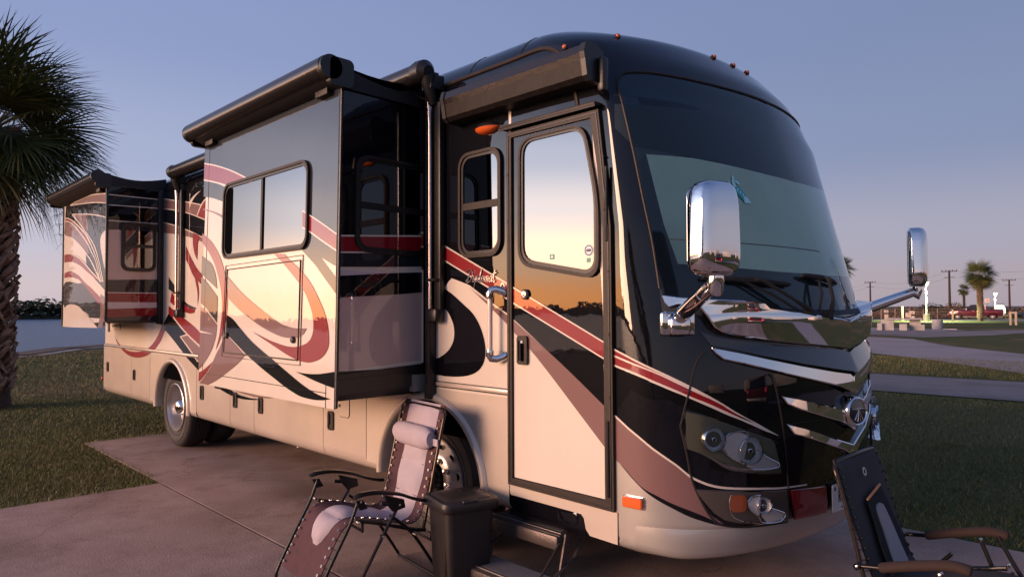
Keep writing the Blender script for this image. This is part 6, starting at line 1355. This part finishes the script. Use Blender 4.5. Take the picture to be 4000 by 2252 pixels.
for z in (.3,.6,.9,1.2,1.5): b=MB(); b.tube([(-2,0,z),(14.3,12.8,z)],.03,mwood,4); b.build('rail',fo2)
# poles
mpole=mat('dark utility pole',(.045,.028,.026),.9)
def upole(loc,h,label):
    o=thing('utility_pole',loc,label,'utility pole','utility poles along the far road'); b=MB(); b.tube([(0,0,0),(0,0,h)],[.19,.13],mpole,8); b.build('mast',o); b=MB(); b.box((0,0,h-.15),(2.0,.12,.1),mpole); b.box((0,0,h-1.0),(1.3,.1,.08),mpole); b.build('crossarm',o)
    b=MB()
    for x in(-.9,-.4,.4,.9): b.cyl((x,0,h),.05,.18,mpole,'z',6)
    b.build('insulator',o)
P3=[((-46.4,138.4,0),6.4,'utility pole rising above the chrome mirror arm'),((-26.2,111.1,0),6.8,'tallest utility pole, beside the small far palm'),((-25.6,144.0,0),6.3,'thin utility pole beyond the dark car')]
for a in P3: upole(*a)
b=MB()
for z in (0,-.85):
    pts=[Vector((-66,166,6.4+z)),Vector((-46.4,138.4,6.4+z)),Vector((-26.2,111.1,6.7+z)),Vector((0,80,6.8+z))]
    for p,q in zip(pts[:-1],pts[1:]): b.tube([p.lerp(q,t)+Vector((0,0,-1.0*math.sin(PI*t))) for t in np.linspace(0,1,14)],.012,mpole,3)
tag(b.build('power_line'),'thin power lines sagging between the utility poles','power line')
mlampw=mat('lit lamp head',(1,1,1),.5,emit=(.95,1,.92,22)); mgalv=mat('pale galvanised pole',(.62,.58,.55),.5,metal=.2); mcb=mat('concrete footing',(.42,.42,.38),.85,var=.2,vscale=3)
def lpole(loc,h,label,base=True,pw=0,lit=True):
    o=thing('lamp_post',loc,label,'lamp post','lamp posts by the far street'); b=MB(); b.tube([(0,0,.5 if base else 0),(0,0,h)],[.10,.07],mgalv,10); b.build('pole',o)
    if base: b=MB(); b.tube([(0,0,0),(0,0,.78)],[.36,.33],mcb,14); b.box((0,0,.82),(.62,.62,.06),mcb); b.build('footing',o)
    b=MB(); b.rbox((.15,0,h+.05),(.7,.26,.12),mgalv,.04); hd_=b.build('lamp_head',o); b=MB(); b.lathe([(.20,.0),(.15,-.16),(.05,-.42),(0,-.44)],mlampw,(.1,0,h-.01),(0,0,1),12); b.build('lamp_glass',hd_)
    if pw:
        l=bpy.data.lights.new('lamp_light','SPOT'); l.energy=pw; l.color=(.85,1.0,.55); l.shadow_soft_size=.2; l.spot_size=math.radians(150); l.spot_blend=.4; lo=bpy.data.objects.new('lamp_light',l); COL.objects.link(lo); lo.parent=o; lo.location=(.1,-.2,h-.75)
    return o
lpole((-23.5,91.1,-.03),4.6,'lamp post on a round concrete footing, below the far mirror',pw=15000)
lpole((-22.5,119.1,-.03),3.6,'glowing lamp post beside the lit kiosk',base=False,pw=1500)
o=thing('lit_kiosk',(-20.95,114.4,-.03),'brightly lit small white kiosk behind the pickup truck bed','kiosk')
mlit=mat('backlit white panel',(.9,.95,.85),.5,emit=(.9,1,.75,1.3)); mkd=mat('kiosk dark trim',(.07,.08,.06),.6)
b=MB(); b.rbox((0,0,1.25),(1.0,.6,1.3),mlit,.12); b.rbox((.45,-.02,1.15),(.4,.6,.9),mlit,.1); b.build('cabinet',o,smooth=True); b=MB(); b.box((0,0,2.05),(.95,.7,.08),mkd); b.tube([(-.55,-.32,.55),(-.5,-.32,1.2),(0,-.33,1.65),(.5,-.32,1.2),(.55,-.32,.6)],.03,mkd,5); b.box((-.2,-.31,1.5),(.04,.02,.3),mkd); b.build('trim',o); b=MB(); b.box((0,0,.3),(.9,.5,.6),mkd); b.build('base',o)
o=thing('road_sign',(-20.64,106.3,-.03),'pale square sign on a thin post between the tall palm and the kiosk','sign'); b=MB(); b.tube([(0,0,0),(0,0,2.7)],.03,mpost,6); b.build('post',o); b=MB(); b.rbox((0,-.04,2.47),(.56,.03,.56),mat('sign face',(.62,.50,.44),.6),.02,rot=Matrix.Rotation(.16,3,'Z')); sg=b.build('sign_panel',o); b=MB(); b.box((.02,-.06,2.38),(.3,.01,.05),mat('sign mark',(.35,.10,.07),.6)); b.box((-.02,-.06,2.50),(.26,.01,.10),MATS['sign mark']); b.build('sign_mark',sg)
# picnic table, pedestals, barrel, posts
mcon2=mat('pale cast concrete',(.42,.39,.38),.9,var=.2,vscale=2.5)
rt=math.atan2(.5,1.58)
o=thing('picnic_table',(-15.1,53.6,-.03),'pale concrete picnic table with benches on its slab','picnic table',rz=.30)
b=MB(); b.box((.75,.1,.86),(2.3,1.0,.09),mcon2); b.build('tabletop',o)
for x in(.0,1.35): b=MB(); b.box((x-.35 if x==0 else x+.1,-.1 if x==0 else .35,.41),(.85 if x==0 else .72,.16,.80),mcon2); b.build('leg',o)
b=MB(); b.box((-.85,-.15,.27),(.32,.6,.54),mcon2); b.build('bench',o); b=MB(); b.box((.68,-.25,.24),(.48,.5,.5),mcon2); b.build('bench',o); b=MB(); b.box((1.75,.5,.22),(.6,.5,.42),mcon2); b.build('bench',o)
mped=mat('cream pedestal',(.52,.42,.34),.7,var=.1,vscale=4)
def ped(loc,s_,label,two=False):
    o=thing('hookup_pedestal',loc,label,'utility pedestal','campsite hook-up pedestals'); b=MB(); b.box((0,0,.45*s_),(.34*s_,.30*s_,.9*s_),mped); b.build('post',o); b=MB(); b.rbox((0,-.02,1.18*s_),(.40*s_,.3*s_,.26*s_),mped,.02); b.box((.02,-.19*s_,1.18*s_),(.12,.01,.08),mat('pedestal socket',(.2,.12,.09),.6))
    if two: b.rbox((-.28*s_,-.05,.98*s_),(.42*s_,.3*s_,.36*s_),mped,.02); b.box((-.26*s_,-.22*s_,1.02*s_),(.16,.01,.07),MATS['pedestal socket'])
    b.build('outlet_box',o)
ped((-16.7,63.5,-.03),1.05,'cream hook-up pedestal right behind the picnic table',True); ped((-21.84,72.8,-.03),1.08,'cream hook-up pedestal seen over the first table leg')
o=thing('fire_ring_barrel',(-13.25,57.6,-.03),'pale round concrete barrel on the lawn beside the picnic slab','barrel'); b=MB(); b.lathe([(.36,0),(.37,.7),(.36,.76),(.31,.76),(.30,.4),(0,.4)],mcon2,(0,0,0),(0,0,1),24); b.build('shell',o,smooth=True,auto=40); b=MB(); b.box((.95,-.35,.05),(1.0,.14,.08),mcon2,rot=Matrix.Rotation(-.3,3,'Z')); b.build('kerb_block',o)
def bpost(loc,h,label,two=False):
    o=thing('short_post',loc,label,'post'); 
    b=MB(); b.box((0,0,h/2),(.17,.15,h),mpost); b.build('post',o)
    if two: b=MB(); b.box((.42,0,h/2),(.17,.15,h),mpost); b.box((.2,-.02,h-.1),(.5,.06,.16),mpost); b.build('side_board',o)
bpost((-12.2,76,-.03),1.25,'pair of short wooden posts in front of the dark car',True); bpost((-20.6,90.5,-.03),1.35,'short pale post in front of the pickup bonnet'); bpost((-26.4,92,-.03),1.75,'thin tall pale post behind the picnic table')
# ---- vehicles
mvr=mat('maroon car paint',(.11,.008,.018),.25,metal=.3,coat=1); mvk=mat('dark green-black car paint',(.012,.018,.022),.2,metal=.3,coat=1); mvg=mat('vehicle glass',(.012,.014,.018),.05,coat=1); mrim=mat('vehicle rim',(.6,.56,.52),.3,metal=.8)
def loft(b,secs,m):
    """secs: list of (x, [(y,z)...]) closed loops"""
    n=len(secs[0][1]); V=[(x,y,z) for x,l in secs for y,z in l]; F=[]
    for i in range(len(secs)-1):
        for k in range(n): F.append((i*n+k,i*n+(k+1)%n,(i+1)*n+(k+1)%n,(i+1)*n+k))
    F+=[tuple(range(n)),tuple(range((len(secs)-1)*n,len(secs)*n))]; b.add(V,F,m)
def vsec(w,z0,z1,r=.08): return [(y,z) for y,z in rr(-w,z0,w,z1,r,3)]
def car_wheel(o,x,y,r):
    b=MB(); sg=-1 if y<0 else 1; b.lathe([(r*.6,.0),(r*.92,.0),(r,-.03),(r,-.2),(r*.9,-.24),(0,-.24)],mtyre,(x,y,r),(0,sg,0),20); w_=b.build('wheel',o,smooth=True,auto=50); b=MB(); b.lathe([(r*.64,.005),(r*.58,-.02),(r*.2,-.01),(0,.01)],mrim,(x,y,r),(0,sg,0),16)
    for k in range(5): a=2*PI*k/5; b.box((x+math.cos(a)*r*.35,y+sg*.006,r+math.sin(a)*r*.35),(r*.16,.015,r*.16),mdark,rot=Matrix.Rotation(-a,3,'Y'))
    b.build('rim',w_)
def pickup(loc,rz,label,name='pickup_truck'):
    o=thing(name,loc,label,'pickup truck','maroon pickup trucks',rz=rz)
    b=MB(); W=.98
    prof=[(-2.95,.55,1.02,.86),(-2.85,.42,1.14,.93),(-1.3,.40,1.24,W),(-1.0,.40,1.28,W),(1.0,.42,1.30,W),(1.02,.45,1.33,W),(2.85,.50,1.34,W),(2.98,.55,1.30,.95)]
    loft(b,[(x,vsec(w_,z0,z1,.09)) for x,z0,z1,w_ in prof],mvr); body_=b.build('body',o,smooth=True,auto=35)
    b=MB(); b.box((2.0,0,1.36),(1.8,1.7,.012),mdark); b.build('bed',body_)
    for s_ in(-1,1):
        b=MB(); b.box((0,s_*(W+.004),.98),(4.8,.02,.05),mat('painted crease highlight',(.34,.03,.05),.3,coat=1)); b.box((-.1,s_*(W+.03),.40),(2.6,.12,.05),mrim); b.build('side_step',body_)  # highlight along the body crease is a strip of lighter maroon
    b=MB(); V=[]; 
    loft(b,[(-1.25,vsec(.86,1.22,1.26,.01)),(-.55,vsec(.78,1.22,1.86,.06)),(-.2,vsec(.78,1.22,1.93,.07)),(.85,vsec(.78,1.22,1.92,.07)),(1.22,vsec(.80,1.22,1.30,.02))],mvg); cab=b.build('cab_glass',o,smooth=True,auto=35)
    b=MB(); loft(b,[(-.58,vsec(.795,1.86,1.90,.015)),(-.2,vsec(.795,1.885,1.95,.03)),(.88,vsec(.795,1.875,1.94,.03))],mvr)
    for s_ in(-1,1):
        for x in(-.62,.30,1.08): b.tube([(x-.22 if x<0 else x,s_*.865,1.28),(x+.18 if x<0 else x-.04,s_*.80,1.9)],.035,mvr,5)
    b.build('cab_roof',o,smooth=True,auto=35)
    for x in(-1.95,1.85):
        for y in(-.97,.97): car_wheel(o,x,y,.40)
    for x in(-1.95,1.85):
        for s_ in(-1,1): b=MB(); b.ring([(x+.52*math.cos(t),.42+.50*math.sin(t)) for t in np.linspace(0,PI,13)]+[(x-.52,.3),(x+.52,.3)],[(x+.44*math.cos(t),.42+.42*math.sin(t)) for t in np.linspace(0,PI,13)]+[(x-.44,.32),(x+.44,.32)],lambda u,v,d:(u,s_*(W-.06+d),v),0,.075,mdark); b.build('wheel_arch',body_)
    for s_ in(-1,1):
        b=MB(); b.rbox((2.93,s_*.84,1.10),(.10,.20,.34),mat('lit tail lamp',(.8,.05,.06),.3,emit=(1,.05,.12,2.2)),.03); b.build('tail_light',body_); b=MB(); b.rbox((-2.86,s_*.70,.92),(.12,.34,.20),mrim,.04); b.build('headlight',body_); b=MB(); b.rbox((-.98,s_*1.10,1.36),(.12,.20,.22),mrim,.04); b.build('side_mirror',body_)
        b=MB(); b.box((-.25,s_*(W+.01),1.12),(.22,.03,.04),mrim); b.box((.75,s_*(W+.01),1.12),(.22,.03,.04),mrim); b.build('door_handle',body_)
    b=MB(); b.rbox((3.05,0,.58),(.16,1.8,.2),mrim,.04); b.rbox((-3.0,0,.62),(.14,1.8,.26),mvr,.05); b.build('bumper',o,smooth=True)
    return o
ang=math.atan2(1.42,6.11)
pk=pickup((-21.7,105.0,-.03),ang,'maroon crew-cab pickup truck with glowing tail lamp behind the tall palm')
pk2=copytree(pk); pk2.location=(12.5,4.0,-.03); pk2.rotation_euler=(0,0,math.radians(200)); pk2['label']='maroon pickup truck parked ahead, seen mirrored in the chrome cowl'
o=thing('parked_car',(-16.4,113.2,-.03),'dark sedan parked behind the pair of short wooden posts','car',rz=ang)
b=MB(); loft(b,[(-2.3,vsec(.75,.45,.72,.08)),(-2.2,vsec(.85,.30,.82,.1)),(-1.2,vsec(.9,.25,.95,.12)),(1.2,vsec(.9,.25,1.0,.12)),(2.1,vsec(.86,.30,.95,.12)),(2.3,vsec(.78,.40,.80,.08))],mvk); bd=b.build('body',o,smooth=True,auto=35)
b=MB(); loft(b,[(-1.55,vsec(.75,.92,.96,.01)),(-.6,vsec(.64,.92,1.36,.1)),(.3,vsec(.64,.92,1.42,.1)),(.9,vsec(.64,.92,1.33,.1)),(1.8,vsec(.72,.92,.97,.01))],mvg); b.build('cabin_glass',o,smooth=True,auto=35)
b=MB(); loft(b,[(-.62,vsec(.65,1.35,1.375,.01)),(.3,vsec(.65,1.40,1.445,.02)),(.92,vsec(.65,1.32,1.35,.01))],mvk); b.build('roof',o,smooth=True)
for x in(-1.4,1.4):
    for y in(-.9,.9): car_wheel(o,x,y,.34)
for s_ in(-1,1): b=MB(); b.rbox((2.25,s_*.6,.78),(.08,.3,.12),mredlens,.03); b.build('tail_light',bd)
# trailers on the opposite sites, visible in the chrome only
mtr=mat('trailer siding',(.62,.56,.50),.5,coat=.5); mtr2=mat('trailer stripe teal',(.05,.16,.20),.5)
def trailer(loc,rz):
    o=thing('travel_trailer',loc,'cream travel trailer with a teal stripe on the sites opposite the motorhome','travel trailer','travel trailers reflected in the chrome',rz=rz)
    b=MB(); loft(b,[(-3.6,vsec(1.2,.6,2.6,.2)),(-3.4,vsec(1.25,.55,3.1,.2)),(3.4,vsec(1.25,.55,3.15,.2)),(3.6,vsec(1.2,.6,3.0,.2))],mtr); bd=b.build('body',o,smooth=True,auto=35)
    b=MB(); b.box((0,-1.256,1.35),(6.9,.012,.35),mtr2); b.box((0,-1.256,.75),(6.9,.012,.3),MATS['vehicle glass']); b.build('stripe',bd)
    for x in(-2.2,-.3,2.1): b=MB(); b.rbox((x,-1.255,2.1),(.9,.03,.6),mvg,.05); b.build('window',bd)
    b=MB(); b.rbox((1.0,-1.255,1.65),(.65,.03,1.9),mtr,.04); b.build('door',bd)
    for x in(-.5,.4): car_wheel(o,x,-1.15,.36)
    b=MB(); b.tube([(-3.6,0,.55),(-5.0,0,.5)],.06,mdark,6); b.build('hitch',o)
    return o
tr=trailer((34,10,-.03),math.radians(80)); k=0
for x,y,r_ in((36,22,100),(33,36,75),(27,50,60),(15,58,40),(38,-6,95)):
    c=copytree(tr); c.location=(x,y,-.03); c.rotation_euler=(0,0,math.radians(r_))

# small pieces that are not joined become parts of their own
def explode(o,rename=None,big=None):
    bm=bmesh.new(); bm.from_mesh(o.data); seen=set(); groups=[]
    for v in bm.verts:
        if v in seen: continue
        st=[v]; seen.add(v); g=[]
        while st:
            q=st.pop(); g.append(q)
            for e in q.link_edges:
                w_=e.other_vert(q)
                if w_ not in seen: seen.add(w_); st.append(w_)
        groups.append(g)
    # merge groups whose boxes touch
    bx=[[min(v.co[k] for v in g)-.002 for k in range(3)]+[max(v.co[k] for v in g)+.002 for k in range(3)] for g in groups]
    par=list(range(len(groups)))
    def fd(i):
        while par[i]!=i: i=par[i]
        return i
    for i in range(len(groups)):
        for j in range(i+1,len(groups)):
            if all(bx[i][k]<=bx[j][k+3] and bx[j][k]<=bx[i][k+3] for k in range(3)): par[fd(j)]=fd(i)
    cl={}
    for i in range(len(groups)): cl.setdefault(fd(i),[]).extend(groups[i])
    cl=sorted(cl.values(),key=len,reverse=True)
    if len(cl)<2: bm.free(); return
    idx={v.index:k for k,g in enumerate(cl) for v in g}
    vs0=[tuple(v.co) for v in bm.verts]; fs=[([v.index for v in f.verts],f.material_index,f.smooth) for f in bm.faces]; bm.free()
    src=o.data; base=o.name.split('.')[0]
    for k in range(len(cl)):
        F_=[f for f in fs if idx[f[0][0]]==k]; use=sorted({i for f in F_ for i in f[0]}); mp_={i:n_ for n_,i in enumerate(use)}
        me=bpy.data.meshes.new(base); me.from_pydata([vs0[i] for i in use],[],[[mp_[i] for i in f[0]] for f in F_])
        for m in src.materials: me.materials.append(m)
        me.polygons.foreach_set('material_index',[f[1] for f in F_]); me.polygons.foreach_set('use_smooth',[f[2] for f in F_]); me.update()
        if any(f[2] for f in F_): me.set_sharp_from_angle(angle=math.radians(45))
        if k==0: o.data=me
        else:
            c=bpy.data.objects.new(rename or base,me); COL.objects.link(c); c.parent=o.parent; c.matrix_parent_inverse=o.matrix_parent_inverse.copy(); c.location=o.location; c.rotation_euler=o.rotation_euler; c.scale=o.scale
for o in list(bpy.data.objects):
    n_=o.name.split('.')[0]
    if o.type=='MESH' and n_ in ('awning_end_cap','slide_rail','panel_seam','end_cap','window_sticker','eyelet','rivet','stretcher','insulator','roof_seam','leg','support','hinge','awning_bracket','seat_rail','air_conditioner','headrest_strap'): explode(o)
    elif o.type=='MESH' and n_=='hub': explode(o,'lug_nut')
